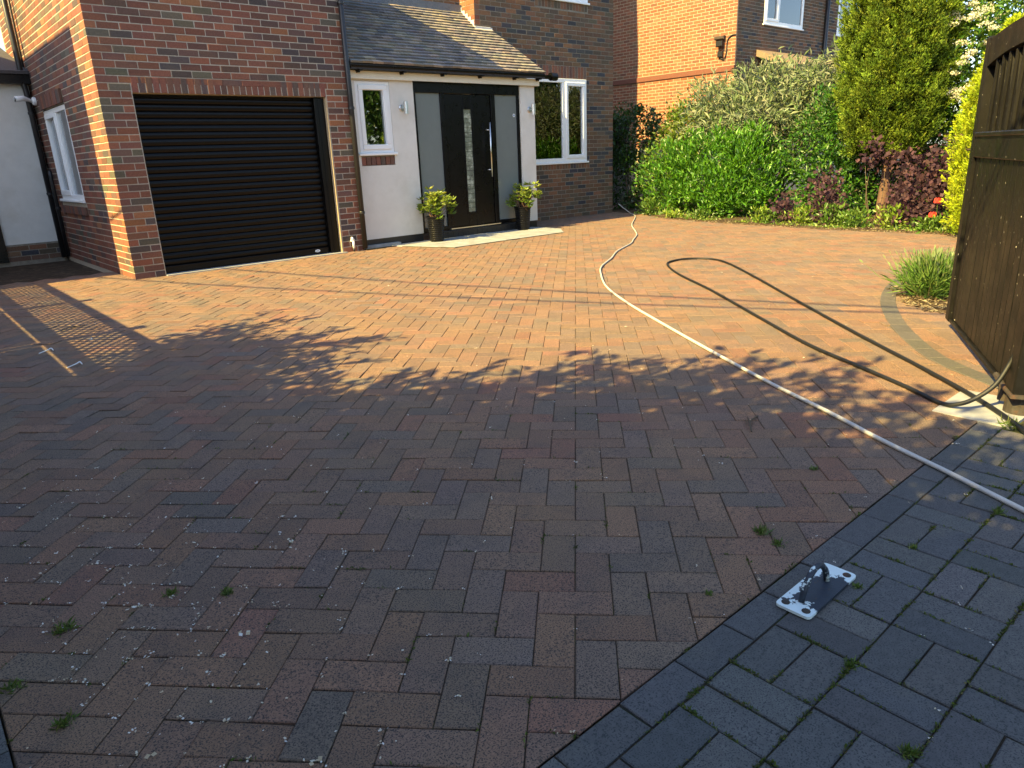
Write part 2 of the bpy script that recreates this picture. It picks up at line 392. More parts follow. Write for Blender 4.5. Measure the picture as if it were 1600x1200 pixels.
# --- curved edging course, flagstone step slabs, gate pad
arc = smooth_path([(1.80, -8.10, 0), (2.006, -7.80, 0), (2.22, -7.565, 0), (2.587, -7.30, 0), (2.979, -7.063, 0), (3.589, -6.77, 0), (4.2, -6.57, 0), (4.916, -6.43, 0), (5.8, -6.33, 0), (6.8, -6.28, 0)], 12)
edge = MB().prism([tuple(p[:2]) for p in arc]+[(p[0]+.0, p[1]-.1) for p in arc[::-1]], -.04, -.02).build('driveway_edging', M['sand'], kind='structure')
dist = [0]
for a, b in zip(arc, arc[1:]): dist.append(dist[-1]+np.linalg.norm(b-a))
def arc_at(d):
    i = min(max(int(np.searchsorted(dist, d))-1, 0), len(arc)-2); t = (d-dist[i])/(dist[i+1]-dist[i])
    p = arc[i]+(arc[i+1]-arc[i])*t; e = arc[i+1]-arc[i]; e = e/np.linalg.norm(e); return p, np.array([e[1], -e[0], 0])
d = 0
while d+.2 < dist[-1]:
    (p, n1), (q, n2) = arc_at(d+.002), arc_at(d+.203)
    b = MB(); o1, o2 = p+n1*.108, q+n2*.108
    block(b, [tuple(o1[:2]), tuple(o2[:2]), tuple(q[:2]), tuple(p[:2])], .0045, (0, 0), jit((.105, .092, .076), .12), ch=.003)
    b.build('edging_block', M['charcoal'], edge); d += .2055
slab = MB().prism([(3.55, -.30), (3.83, -1.0), (5.93, -1.0), (6.35, -.55), (6.35, .09), (3.02, .09), (3.02, -.06), (3.5, -.06)], -.03, .0065).build('porch_paving', M['sand'], kind='structure')
xs = [3.04, 3.62, 4.2, 4.78, 5.36, 5.93, 6.33]
for a, b in zip(xs, xs[1:]):
    for y0, y1 in ((-.985, -.46), (-.45, .085)):
        q = [(a+.005, y0), (b-.005, y0), (b-.005, y1), (a+.005, y1)]
        q = clip(clip(clip(q, -.7, -.28, -2.42), .5, -.42, 3.41), -1, 0, -3.03)
        if len(q) < 3: continue
        mb = MB(); block(mb, q, .0125+random.gauss(0, .001), (0, 0), None, ch=.004); mb.build('flagstone', M['flag'], slab)
pad = MB().prism([(1.295, -8.252), (1.70, -8.252), (1.70, -7.938), (1.295, -7.938)], -.03, .006).build('gate_pad', M['concrete'])
tag(pad, 'pale concrete pad set in the paving under the gate hinge', 'pad')

# ================================================================ BRICKWORK
PB = {
 'garage': [((0.201, 0.080, 0.050), 3), ((0.171, 0.073, 0.049), 3), ((0.137, 0.067, 0.050), 2.4), ((0.114, 0.067, 0.053), 1.8), ((0.106, 0.090, 0.065), 1.2), ((0.080, 0.061, 0.057), .9), ((0.243, 0.103, 0.052), .8)],
 'main': [((0.150, 0.085, 0.049), 3), ((0.126, 0.076, 0.048), 2.6), ((0.105, 0.078, 0.052), 2), ((0.182, 0.090, 0.049), 1.2), ((0.070, 0.064, 0.059), 1.0), ((0.052, 0.050, 0.055), .6)],
 'neigh': [((.21, .080, .042), 3), ((.235, .088, .046), 2), ((.18, .078, .046), 2.2), ((.18, .097, .056), 1.0)],
 'soldier': [((0.187, 0.078, 0.051), 3), ((0.140, 0.075, 0.055), 2), ((0.109, 0.075, 0.061), 2), ((0.226, 0.094, 0.050), 1)]}
def bcol(p):
    P = PB[p]; return jit(random.choices([c for c, _ in P], [k for _, k in P])[0], .16, .05)
def courses(u0, u1, z0, z1, first=0, holes=(), half0=True, zb=0):
    """running-bond bricks (u, z, length, height); holes are (ua,ub,za,zb)"""
    out = []
    k = int(round((z0-zb)/.075))
    while zb+k*.075 < z1-.03:
        z = zb+k*.075; h = min(.065, z1-z)
        spans = [(u0, u1)]
        for a, b, c, d in holes:
            if z+.035 > c and z+.03 < d:
                ns = []
                for p, q in spans:
                    if b <= p or a >= q: ns.append((p, q)); continue
                    if a > p+.02: ns.append((p, a-.010))
                    if b < q-.02: ns.append((b+.010, q))
                spans = ns
        for p, q in spans:
            off = first if k % 2 == 0 else first+.1125
            x = p; m = math.floor((p-off)/.225)+1
            while x < q-.02:
                e = off+m*.225-.010; m += 1
                if e-x < .045: e += .225; m += 1
                if q-e < .05: e = q
                e = min(e, q); out.append((x, z, e-x, h)); x = e+.010
        k += 1
    return out
_bm = {}
def brick_obj(parent, O, U, N, u, z, L, h, col, name='brick', mat='brick'):
    key = (round(L, 3), round(h, 3), mat)
    if key not in _bm:
        b = MB(); b.fbox((0, 0, 0), (1, 0, 0), (0, 0, 1), (0, -1, 0), 0, key[0], 0, key[1], -.03, 0, ch=.003); b.c = [(0, 0, 0, 0)]*len(b.c)
        _bm[key] = b.mesh(name, M[mat])
    o = link(name, _bm[key], parent)
    p = np.asarray(O)+np.asarray(U)*u+Z*z+np.asarray(N)*random.gauss(0, .0009)
    o.location = p; o.rotation_euler = (0, 0, math.atan2(U[1], U[0])); o.color = (*col, 1); return o
def brick_mesh(mb, O, U, N, u, z, L, h, col, ch=.003):
    O2 = np.asarray(O)+np.asarray(N)*random.gauss(0, .001)
    mb.fbox(O2, U, Z, N, u, u+L, z, z+h, -.03, 0, col, 0, ch)

house = thing('brick_house', 'red brick house with black roller garage door and tiled porch around its black front door', 'house', (3, 0, 0))
# ---- garage block
gw = MB()
gw.box(.004, .337, .0035, .24, -.1, 2.172); gw.box(2.662, 2.996, .0035, .24, -.1, 2.172); gw.box(.338, 2.661, .0035, .24, 2.0025, 2.171); gw.box(.004, 2.996, .0035, .24, 2.173, 4.6)
gwall = gw.build('garage_wall', M['mortar'], house)
G = dict(O=(0, 0, 0), U=X, N=-Y)
# jamb lining on both reveals (smooth mortar edge)
MB().box(2.650, 2.6615, .0005, .10, 0, 2.0).build('jamb_trim', M['mortar_pale'], house)
items = [b for b in courses(.2250, .327, 0, 2.175, first=.225) if 0]
br = []
nk = 61
for k in range(nk):
    z = k*.075
    ev = k % 2 == 0
    if z < 2.1:
        br.append((.225, z, .1025, .065) if ev else (.1125, z, .215, .065))
        br.append((2.672, z, .215, .065) if ev else (2.672, z, .1025, .065)); br.append((2.897, z, .101, .065) if ev else (2.7845, z, .2135, .065))
    else:
        x = .225 if ev else .1125
        while x < 2.99:
            e = min(x+.215, 2.998)
            if 2.998-e < .05: e = 2.998
            br.append((x, z, e-x, .065)); x = e+.010
br = sorted(br, key=lambda b: (not in_view((b[0]+b[2]/2, 0, b[1]+.03), 0), (b[0]-CAM[0])**2+CAM[1]**2+(b[1]-CAM[2])**2))
mb = MB()
NB = 262
for n_, (u, z, L, h) in enumerate(br):
    if n_ < NB: brick_obj(gwall, G['O'], G['U'], G['N'], u, z, L, h, bcol('garage'))
    else: brick_mesh(mb, G['O'], G['U'], G['N'], u, z, L, h, bcol('garage'))
for k in range(nk):        # corner bricks show on both faces
    z = k*.075; a, b = (.215, .1025) if k % 2 == 0 else (.1025, .215)
    c = MB(); c.box(0, a, 0, b, z, z+.065); c.c = [(0, 0, 0, 0)]*8
    if k < 38:
        o = c.build('brick', M['brick'], gwall); o.color = (*bcol('garage'), 1)
    else: mb.box(0, a, 0, b, z, z+.065, bcol('garage'))
mb.build('brickwork', M['brick'], gwall, kind='stuff')
for k in range(31):
    u = .337+k*.075+.005
    brick_obj(gwall, G['O'], G['U'], G['N'], u, 2.003, .065, .162, bcol('soldier'), 'lintel_brick')
# side wall (faces -X) with a casement window
sw = MB(); holes = [(1.72, 3.10, .84, 2.02)]
for a, b, c, d in ((.0045, 1.72, -.1, 4.6), (1.72, 3.10, -.1, .839), (1.72, 3.10, 2.021, 4.6), (3.10, 4.9, -.1, 4.6)): sw.box(.0035, .24, a, b, c, d)
swall = sw.build('side_wall', M['mortar'], house)
mb = MB(); hh = [(1.72, 3.10, .84, 2.19), (1.66, 3.16, .66, .84)]
for k in range(nk):
    z = k*.075; st = .1125 if k % 2 == 0 else .225
    for u, zz, L, h in courses(st, 4.8, z, z+.07, first=.1125, holes=hh): brick_mesh(mb, (0, 0, 0), Y, -X, u, zz, L, h, bcol('garage'))
mb.build('brickwork', M['brick'], swall, kind='stuff')
for k in range(18):
    if 1.72+k*.0767+.065 <= 3.11: brick_obj(swall, (0, 0, 0), Y, -X, 1.725+k*.0767, 2.03, .0655, .16, bcol('soldier'), 'lintel_brick')
for k in range(20):
    if 1.67+k*.075+.065 < 3.17: brick_obj(swall, (0, 0, 0), Y, -X, 1.67+k*.075, .665, .065, .10, bcol('soldier'), 'sill_brick')
# rest of the garage shell: right return, back, gable and roof
MB().box(2.76, 2.9975, .245, 1.22, 2.3, 4.6).build('return_wall', M['mortar_dark'], house)
rf = MB()
for sx in (-1, 1):
    x0, x1 = (1.5, -.25) if sx < 0 else (1.5, 3.25)
    zr, ze = 4.36+1.75*.68, 4.36
    rf.add([(x0, -.25, zr), (x1, -.25, ze), (x1, 4.4, ze), (x0, 4.4, zr), (x0, -.25, zr-.09), (x1, -.25, ze-.09), (x1, 4.4, ze-.09), (x0, 4.4, zr-.09)],
           [(0, 1, 2, 3), (7, 6, 5, 4), (0, 4, 5, 1), (1, 5, 6, 2), (2, 6, 7, 3), (3, 7, 4, 0)], (.07, .06, .055))
rf.build('garage_roof', M['tile'], house)
MB().add([(0.004, .0036, 4.35), (2.996, .0036, 4.35), (1.5, .0036, 5.36), (0.004, .22, 4.35), (2.996, .22, 4.35), (1.5, .22, 5.36)], [(0, 1, 2), (5, 4, 3), (0, 3, 4, 1), (1, 4, 5, 2), (2, 5, 3, 0)]).build('gable', M['mortar_dark'], house)

# ---- roller shutter
door = MB().box(.337, 2.662, .150, .165, 0, 2.0).build('garage_door', M['dark_in'], house)
sh = MB()
for a in range(1): pass
prof = [(0, .006), (.006, .0), (.020, -.007), (.040, -.0095), (.058, -.007), (.069, .0), (.073, .007)]
def slat_mesh():
    m = MB(); x0, x1 = .36, 2.508
    vs = []; n = len(prof)
    for h, y in prof: vs += [(x0, .125+y, h), (x1, .125+y, h)]
    vs += [(x0, .14, .073), (x1, .14, .073), (x0, .14, 0), (x1, .14, 0)]
    fs = [(2*i, 2*i+1, 2*i+3, 2*i+2) for i in range(n+1)]
    m.add(vs, fs); return m.mesh('slat', M['shutter'])
sm = slat_mesh()
for k in range(25):
    o = link('slat', sm, door); o.location = (0, random.gauss(0, .0006), .095+k*.0752)
    if k == 24: o.scale = (1, 1, .9)
MB().fbox((0, 0, 0), X, Z, -Y,   .36, 2.508, .012, .092, -.14, -.106, ch=.006).build('bottom_bar', M['shutter'], door)
MB().fbox((0, 0, 0), X, Z, -Y, 2.512, 2.6475, .0, 1.99, -.148, -.06, ch=.004).fbox((0, 0, 0), X, Z, -Y, 2.56, 2.568, .0, 1.985, -.06, -.0565).build('guide_rail', M['shutter'], door)
MB().fbox((0, 0, 0), X, Z, -Y, .338, .358, .0, 1.99, -.148, -.100).build('guide_rail', M['shutter'], door)
bd = MB(); bd.lathe((2.335, .107, .055), [(.001, -.001), (.016, -.001), (.018, .0), (.018, .003), (.016, .004)], 20, 'y')
bd.v = [(2.335+(x-2.335)*2.2, y, z) for x, y, z in bd.v]; bd.build('badge', M['white_plastic'], door)
MB().box(2.318, 2.352, .1015, .1028, .052, .058).build('badge_lettering', M['black_matt'], door)
MB().box(.335, 2.70, -.055, .105, -.02, .010).build('threshold', M['concrete'], house)

# ---- downpipes and small pipes on the house
def pipe(name, pts, r, mat, parent, label=None, brackets=()):
    o = MB().tube(pts, r, 12).build(name, M[mat], parent, smooth=True, label=label)
    for z in brackets:
        x, y = pts[0][0], pts[0][1]
        MB().lathe((x, y, z), [(r+.006, 0), (r+.008, .004), (r+.008, .03), (r+.006, .034)], 14).build('bracket', M[mat], o)
    return o
pipe('downpipe', [(2.985, -.046, .03), (2.985, -.046, 4.3)], .034, 'black_matt', house, brackets=(.5, 1.85, 3.1))
pp = MB().tube([(2.815, -.030, .0), (2.815, -.030, .045)], .013, 8).build('pipe_foot', M['black_matt'], house, smooth=True)
MB().tube([(2.815, -.030, .045), (2.815, -.030, .15)], .016, 10).tube([(2.825, -.030, .15), (2.80, -.030, .178), (2.80, -.030, .20)], [.02, .018, .015], 10).tube([(2.815, -.03, .15), (2.79, -.005, .15)], .016, 8).build('waste_pipe', M['white_plastic'], house, smooth=True)
pipe('downpipe', [(-.07, 3.53, .0), (-.07, 3.53, 2.25), (-.09, 3.50, 2.5), (-.09, 3.50, 5)], .036, 'black_matt', house, brackets=(.9, 2.0))
pipe('waste_pipe', [(-.045, 3.32, .03), (-.045, 3.32, 1.15), (-.045, 3.32, 1.24)], .026, 'black_matt', house, brackets=(.7,))
pipe('cable', [(-.012, 3.72, 2.2), (-.012, 3.66, 3.0), (-.012, 3.62, 4.3)], .012, 'black_matt', house)

# ---- windows
def window(parent, O, U, N, u0, u1, z0, z1, lights, frame=.06, sill=True, recess=-.05, blind=None, blind_w=.09, mid=None):
    """lights: (ua,ub,opening) glazed bays; the frame is one part, panes, sashes and sill its sub-parts"""
    O, U, N = np.asarray(O, float), np.asarray(U, float), np.asarray(N, float)
    wf = MB(); fb = lambda m, a, b, c, d, w0, w1, ch=.004: m.fbox(O, U, Z, N, a, b, c, d, w0, w1, ch=ch)
    fb(wf, u0, u1, z0, z0+frame, recess-.06, recess+.01); fb(wf, u0, u1, z1-frame, z1, recess-.06, recess+.01)
    fb(wf, u0, u0+frame, z0+frame, z1-frame, recess-.06, recess+.009); fb(wf, u1-frame, u1, z0+frame, z1-frame, recess-.06, recess+.009)
    for (a, b, op), (c, d, op2) in zip(lights, lights[1:]): fb(wf, b, c, z0+frame, z1-frame, recess-.06, recess+.009)
    W = wf.build('window', M['upvc'], parent)
    for a, b, op in lights:
        za, zb = z0+frame, z1-frame
        if op:
            s = MB(); t = .055
            fb(s, a-.012, b+.012, za-.012, za+t, recess-.03, recess+.026, .008); fb(s, a-.012, b+.012, zb-t, zb+.012, recess-.03, recess+.026, .008)
            fb(s, a-.012, a+t, za+t, zb-t, recess-.03, recess+.025, .008); fb(s, b-t, b+.012, za+t, zb-t, recess-.03, recess+.025, .008)
            s.build('sash', M['upvc'], W); a, b, za, zb = a+t, b-t, za+t, zb-t
        p = MB(); p.fbox(O, U, Z, N, a-.004, b+.004, za-.004, zb+.004, recess-.022, recess-.018); p.build('pane', M['glass'], W)
    if sill:
        s = MB(); fb(s, u0-.04, u1+.04, z0-.035, z0-.001, -.10, .035, .006); s.build('sill', M['upvc'], W)
    MB().fbox(O, U, Z, N, u0-.3, u1+.3, z0-.3, z1+.3, -.75, -.7).build('dark_room_backing', M['dark_in'], W)  # near-black sheet paints in the unlit room behind the panes
    if blind:
        b = MB(); ua, ub = blind; n = int((ub-ua)/blind_w)
        for k in range(n):
            a = ua+k*blind_w; q = [O+U*a+N*(-.17), O+U*(a+blind_w*.92)+N*(-.145)]
            b.add([q[0]+Z*z0, q[1]+Z*z0, q[1]+Z*z1, q[0]+Z*z1, q[0]+Z*z0-N*.004, q[1]+Z*z0-N*.004, q[1]+Z*z1-N*.004, q[0]+Z*z1-N*.004], [(0, 1, 2, 3), (7, 6, 5, 4), (0, 3, 7, 4), (1, 5, 6, 2)])
        b.build('blind', M['blind'], W)
    return W
window(house, (0, 0, 0), Y, -X, 1.73, 3.09, .855, 2.012, [(1.79, 2.36, False), (2.43, 3.03, True)], recess=-.015, blind=(1.78, 3.03), blind_w=.11)

# ---- porch
yp = .10
pw = MB()
pw.box(3.03, 3.148, yp, yp+.2, .12, 2.31); pw.box(3.148, 3.692, yp, yp+.2, .12, 1.125); pw.box(3.692, 4.088, yp, yp+.2, .12, 2.31)
pw.box(3.148, 3.692, yp, yp+.2, 2.225, 2.31)
pw.build('porch_wall', M['render'], house)
MB().box(3.148, 3.692, yp+.03, yp+.2, 1.1255, 1.29).build('sill_bed', M['mortar'], house)
MB().box(6.150, 6.462, yp, yp+.72, .112, 2.318).build('porch_pillar', M['render'], house)
MB().box(3.03, 4.088, yp+.012, yp+.2, -.03, .1195).box(6.150, 6.455, yp+.012, yp+.72, -.03, .1115).build('plinth', M['black_matt'], house)
MB().box(3.04, 3.62, yp-.085, yp+.011, -.02, .045).build('drain_cover', M['flag'], house)
for k in range(7): brick_obj(house, (0, yp, 0), X, -Y, 3.150+k*.078, 1.133, .069, .108, bcol('soldier'), 'sill_brick')
window(house, (0, yp, 0), X, -Y, 3.15, 3.69, 1.295, 2.222, [(3.205, 3.635, True)], frame=.055, recess=-.012, sill=True)
# door set
dset = MB()
fb = lambda m, a, b, c, d, w0, w1, ch=.004: m.fbox((0, yp+.02, 0), X, Z, -Y, a, b, c, d, w0, w1, ch=ch)
fb(dset, 4.092, 6.146, 2.10, 2.245, -.08, 0); fb(dset, 4.092, 4.14, .13, 2.10, -.08, -.001); fb(dset, 6.098, 6.146, .13, 2.10, -.08, -.001)
fb(dset, 4.575, 4.645, .13, 2.10, -.08, -.001); fb(dset, 5.545, 5.63, .13, 2.10, -.08, -.001)
fb(dset, 4.14, 4.575, .13, .185, -.08, -.001); fb(dset, 5.63, 6.098, .13, .185, -.08, -.001)
dso = dset.build('door_frame', M['black_gloss'], house)
for a, b in ((4.14, 4.575), (5.63, 6.098)):
    MB().fbox((0, yp+.02, 0), X, Z, -Y, a-.003, b+.003, .183, 2.103, -.05, -.03).build('sidelight', M['frost'], dso)
st = MB().lathe((6.045, yp+.0495, 1.80), [(.001, 0), (.026, 0), (.026, .001), (.001, .0012)], 20, 'y').build('sticker', M['white_plastic'], dso)
MB().lathe((6.045, yp+.0482, 1.80), [(.001, 0), (.015, 0), (.015, .0008), (.001, .001)], 16, 'y').build('sticker_badge', M['sticker_blue'], dso)
dl = MB(); fb(dl, 4.652, 5.00, .152, 2.092, -.06, -.016, .006); fb(dl, 5.155, 5.538, .152, 2.092, -.06, -.016, .006)
fb(dl, 5.00, 5.155, .152, .352, -.06, -.016, .002); fb(dl, 5.00, 5.155, 1.888, 2.092, -.06, -.016, .002)
for a, b, c, d in ((4.975, 5.005, .33, 1.91), (5.15, 5.18, .33, 1.91)): fb(dl, a, b, c, d, -.02, -.009, .004)
fb(dl, 5.005, 5.15, .33, .358, -.02, -.0092, .004); fb(dl, 5.005, 5.15, 1.882, 1.91, -.02, -.0092, .004)
fd = dl.build('front_door', M['black_gloss'], house)
MB().fbox((0, yp+.02, 0), X, Z, -Y, 5.0, 5.155, .35, 1.89, -.045, -.03).build('door_glass', M['glass'], fd)
gd = MB()
for k in range(22):
    zz = .36+k*.07; gd.fbox((0, yp+.02, 0), X, Z, -Y, 5.002, 5.153, zz, zz+.066, -.0295, -.026+random.uniform(0, .003), ch=.0015)
gd.build('painted_reflection', M['reflection_paint'], fd)  # opaque slips carrying the painted foliage reflection
MB().fbox((0, yp+.02, 0), X, Z, -Y, 4.95, 5.2, .3, 1.95, -.35, -.3).build('hall_wall', M['render'], fd)
hb = MB().tube([(5.45, yp-.045, .875), (5.45, yp-.045, 1.69)], .0125, 12)
hb.tube([(5.45, yp-.045, 1.58), (5.40, yp+.012, 1.58)], .009, 8).tube([(5.45, yp-.045, .985), (5.40, yp+.012, .985)], .009, 8)
hb.build('handle', M['steel'], fd, smooth=True)
MB().box(5.47, 5.49, yp-.004, yp+.005, 1.40, 1.48).build('lock_plate', M['steel'], fd)
MB().box(4.60, 5.62, yp-.02, yp+.03, .1285, .142).build('threshold', M['steel'], house)
stp = MB()
for k in range(18): stp.fbox((0, yp-.055, 0), X, Z, -Y, 4.40+k*.098, 4.40+k*.098+.094, -.02, .116, -.1, 0, (.02, .02, .022), ch=.004)
stp.box(4.395, 6.16, yp-.05, yp+.02, -.02, .112)
stp.build('doorstep', M['black_matt'], house)
# fascia, soffit, gutter
MB().box(3.03, 6.53, yp-.055, yp-.035, 2.245, 2.345).box(3.03, 6.53, yp-.034, yp+.2, 2.312, 2.33).box(6.465, 6.53, yp-.034, yp+.7, 2.246, 2.311).build('fascia', M['cream'], house)
gt = MB(); n = 9; prof_g = [(.055*math.cos(math.pi+math.pi*k/(n-1)), .055*math.sin(math.pi+math.pi*k/(n-1))) for k in range(n)]
vs = []; pin = [(.048*math.cos(2*math.pi-math.pi*k/(n-1)), .048*math.sin(2*math.pi-math.pi*k/(n-1))) for k in range(n)]
ring = prof_g+pin
for x in (3.03, 6.70): vs += [(x, yp-.115+a, 2.40+b) for a, b in ring]
m_ = len(ring); gt.add(vs, [(i, (i+1) % m_, m_+(i+1) % m_, m_+i) for i in range(m_)])
gt.add([(6.70, yp-.115+a, 2.40+b) for a, b in prof_g], [tuple(range(n))])
gut = gt.build('gutter', M['black_gloss'], house)
for x in (3.16, 3.85, 4.55, 5.25, 5.95, 6.45):
    MB().fbox((0, yp-.055, 0), X, Z, -Y, x, x+.035, 2.315, 2.405, 0, .05).fbox((0, yp-.105, 0), X, Z, -Y, x-.005, x+.04, 2.33, 2.345, -.05, .06).build('bracket', M['black_gloss'], gut)
MB().lathe((6.70, yp-.115, 2.385), [(.058, -.16), (.062, -.155), (.062, -.03), (.058, -.02)], 14, 'x').build('gutter_end', M['black_gloss'], gut)

# porch roof
RS, RY, RZ = .80, -.06, 2.425      # slope, eave y, eave z
rz = lambda y: RZ+(y-RY)*RS
rfm = MB(); poly = [(3.03, RY), (6.56, RY), (6.21, .848), (5.9, .848), (5.9, 1.22), (3.03, 1.22)]
rfm.add([(x, y, rz(y)-.012) for x, y in poly]+[(x, y, rz(y)-.075) for x, y in poly], [tuple(range(6)), tuple(range(11, 5, -1))]+[(i, 6+i, 6+(i+1) % 6, (i+1) % 6) for i in range(6)], (.03, .028, .026))
proof = rfm.build('porch_roof', M['tile'], house)
sdir = np.array([0, 1, RS]); sdir = sdir/np.linalg.norm(sdir); ndir = np.array([0, -RS, 1]); ndir = ndir/np.linalg.norm(ndir)
slen = 1.28/sdir[1]; rows = 21; gauge = slen/rows
tcol = [(.20, .175, .155), (.18, .165, .155), (.24, .20, .165), (.155, .145, .14), (.26, .22, .17)]
_tm = {}
def tile_mesh(L):
    L = round(L, 3)
    if L not in _tm:
        b = MB(); n = 5; vs = []
        for k in range(n):
            x = L*k/(n-1); cam_ = .0022*(1-((k-(n-1)/2)/((n-1)/2))**2)
            vs += [(x, -.012, .032+cam_), (x, .105, -.001+cam_), (x, -.012, .002+cam_), (x, -.0115, .0315+cam_)]
        fs = []
        for k in range(n-1):
            a, c = 4*k, 4*(k+1); fs += [(a, c, c+1, a+1), (a+2, c+2, c, a)]
        fs += [(0, 1, 2), (4*(n-1), 4*(n-1)+2, 4*(n-1)+1)]
        b.add(vs, fs); b.c = [(0, 0, 0, 0)]*len(b.c); _tm[L] = b.mesh('tile', M['tile'])
    return _tm[L]
tiles = []
for r in range(rows):
    s = r*gauge; y = RY+s*sdir[1]
    if y > 1.2: break
    xr = 6.56-(y-RY)*(.35/.908) if y < .85 else 5.9
    x = 3.035-(.0825 if r % 2 else 0)
    while x < xr-.01:
        a, b = max(x, 3.035), min(x+.162, xr)
        if b-a > .02: tiles.append((a, b-a, s))
        x += .165
tiles.sort(key=lambda t: (t[0]-CAM[0])**2+(RY+t[2]*sdir[1]-CAM[1])**2)
trest = MB(); ang = math.atan(RS)
for k, (a, L, s) in enumerate(tiles):
    p = np.array([a, RY, RZ])+sdir*s+ndir*(.002+random.uniform(0, .003)); col = jit(random.choice(tcol), .2, .05); rot = (ang+random.gauss(0, .012), random.gauss(0, .012), random.gauss(0, .006))
    if k < 299:
        o = link('tile', tile_mesh(L), proof); o.location = p; o.rotation_euler = rot; o.color = (*col, 1)
    else:
        me = tile_mesh(L); mt = Matrix.Translation(p) @ Matrix.Rotation(rot[2], 4, 'Z') @ Matrix.Rotation(rot[1], 4, 'Y') @ Matrix.Rotation(rot[0], 4, 'X')
        trest.add([mt @ v.co for v in me.vertices], [tuple(q.vertices) for q in me.polygons], col)
trest.build('tiling', M['tile'], proof, kind='stuff')
MB().box(3.02, 5.898, 1.17, 1.217, rz(1.17)-.02, rz(1.22)+.10).add([(3.03, 1.18, rz(1.18)+.028), (5.9, 1.18, rz(1.18)+.028), (5.9, 1.04, rz(1.04)+.024), (3.03, 1.04, rz(1.04)+.024), (3.03, 1.18, rz(1.18)+.01), (5.9, 1.18, rz(1.18)+.01), (5.9, 1.04, rz(1.04)+.018), (3.03, 1.04, rz(1.04)+.018)], [(3, 2, 1, 0), (4, 5, 6, 7), (2, 3, 7, 6)]).build('flashing', M['lead'], house)
fl = MB()
for k in range(5):
    y0 = .86+k*.075; fl.box(5.885, 5.898, y0, y0+.076, rz(y0)-.01, rz(y0)+.13-.004*k)
fl.box(5.88, 6.24, .82, .846, rz(.82)-.01, rz(.82)+.06)
fl.add([(5.87, .80, rz(.80)+.02), (6.25, .80, rz(.80)+.02), (6.22, .845, rz(.845)+.05), (5.87, .845, rz(.845)+.05)], [(0, 1, 2, 3)])
fl.build('stepped_flashing', M['mortarfillet'], house)

# ---- main wing
ym = .85; WX0, WX1 = 5.9, 9.29
win = (7.0, 8.52, 1.03, 2.48); up = (7.3, 8.57, 3.77, 4.9)
mw = MB()
for a, b, c, d in ((WX0, win[0], -.1, 5.2), (win[1], WX1, -.1, 5.2), (win[0], win[1], -.1, win[2]-.001), (win[0], win[1], win[3]+.001, up[2]-.001), (win[0], up[0], up[2], 5.2), (up[1], win[1]-.0, up[2]+5, 5.2)):
    if d > c and b > a: mw.box(a+.004, b, ym+.0035, ym+.24, c, d)
mw.box(up[0], win[1], ym+.0035, ym+.24, up[3], 5.2)
mwall = mw.build('main_wall', M['mortar_dark'], house)
mb = MB(); hh = [(6.95, 8.525, 1.03, 2.70), (6.95, 8.525, .915, 1.03), (7.25, 8.575, 3.6, 5.0)]
for u, z, L, h in courses(WX0+.1125, WX1, 0, 5.15, first=.0125+WX0, holes=hh):
    if u > 6.3 or z > 2.6: brick_mesh(mb, (0, ym, 0), X, -Y, u, z, L, h, bcol('main'))
mb.build('brickwork', M['brick'], mwall, kind='stuff')
for k in range(21):
    u = 6.955+k*.075
    if u+.065 < 8.53: brick_obj(mwall, (0, ym, 0), X, -Y, u, 2.49, .065, .20, bcol('soldier'), 'lintel_brick'); brick_obj(mwall, (0, ym, 0), X, -Y, u, .905, .065, .09, bcol('main'), 'sill_brick')
for k in range(17):
    brick_obj(mwall, (0, ym, 0), X, -Y, 7.255+k*.0775, 3.62, .067, .125, bcol('main'), 'sill_brick')
window(house, (0, ym, 0), X, -Y, win[0], win[1], win[2], win[3], [(7.07, 7.87, False), (7.965, 8.46, True)], frame=.07, recess=.0, sill=True, blind=(8.05, 8.5), blind_w=.07)
window(house, (0, ym, 0), X, -Y, up[0], up[1], up[2], up[3], [(7.36, 7.95, False), (8.01, 8.51, False)], recess=0, sill=True, blind=(7.3, 8.55), blind_w=.1)
# left return of the wing; orange brick and paler mortar paint in its sunlight
rt = MB().box(WX0+.0035, WX0+.24, ym+.245, 1.24, 3.0, 5.2).build('return_wall', M['mortar'], house)
mb = MB()
for k in range(38, 69):
    z = k*.075; a = .215 if k % 2 else .1025
    mb.box(WX0, WX0+(.1025 if k % 2 else .105), ym, ym+a, z, z+.065, bcol('neigh'))
    p = ym+a+.01
    while p < 1.21: e = min(p+.215, 1.218); mb.box(WX0, WX0+.1, p, e, z, z+.065, bcol('neigh')); p = e+.01
mb.build('brickwork', M['brick'], rt, kind='stuff')
rw = MB().box(3.0, WX0-.002, 1.2235, 1.4, 2.2, 5.2).build('recessed_wall', M['mortar_dark'], house)
mb = MB()
for u, z, L, h in courses(3.0, 5.89, 3.3, 5.15, first=3.0): brick_mesh(mb, (0, 1.22, 0), X, -Y, u, z, L, h, bcol('main'))
mb.build('brickwork', M['brick'], rw, kind='stuff')
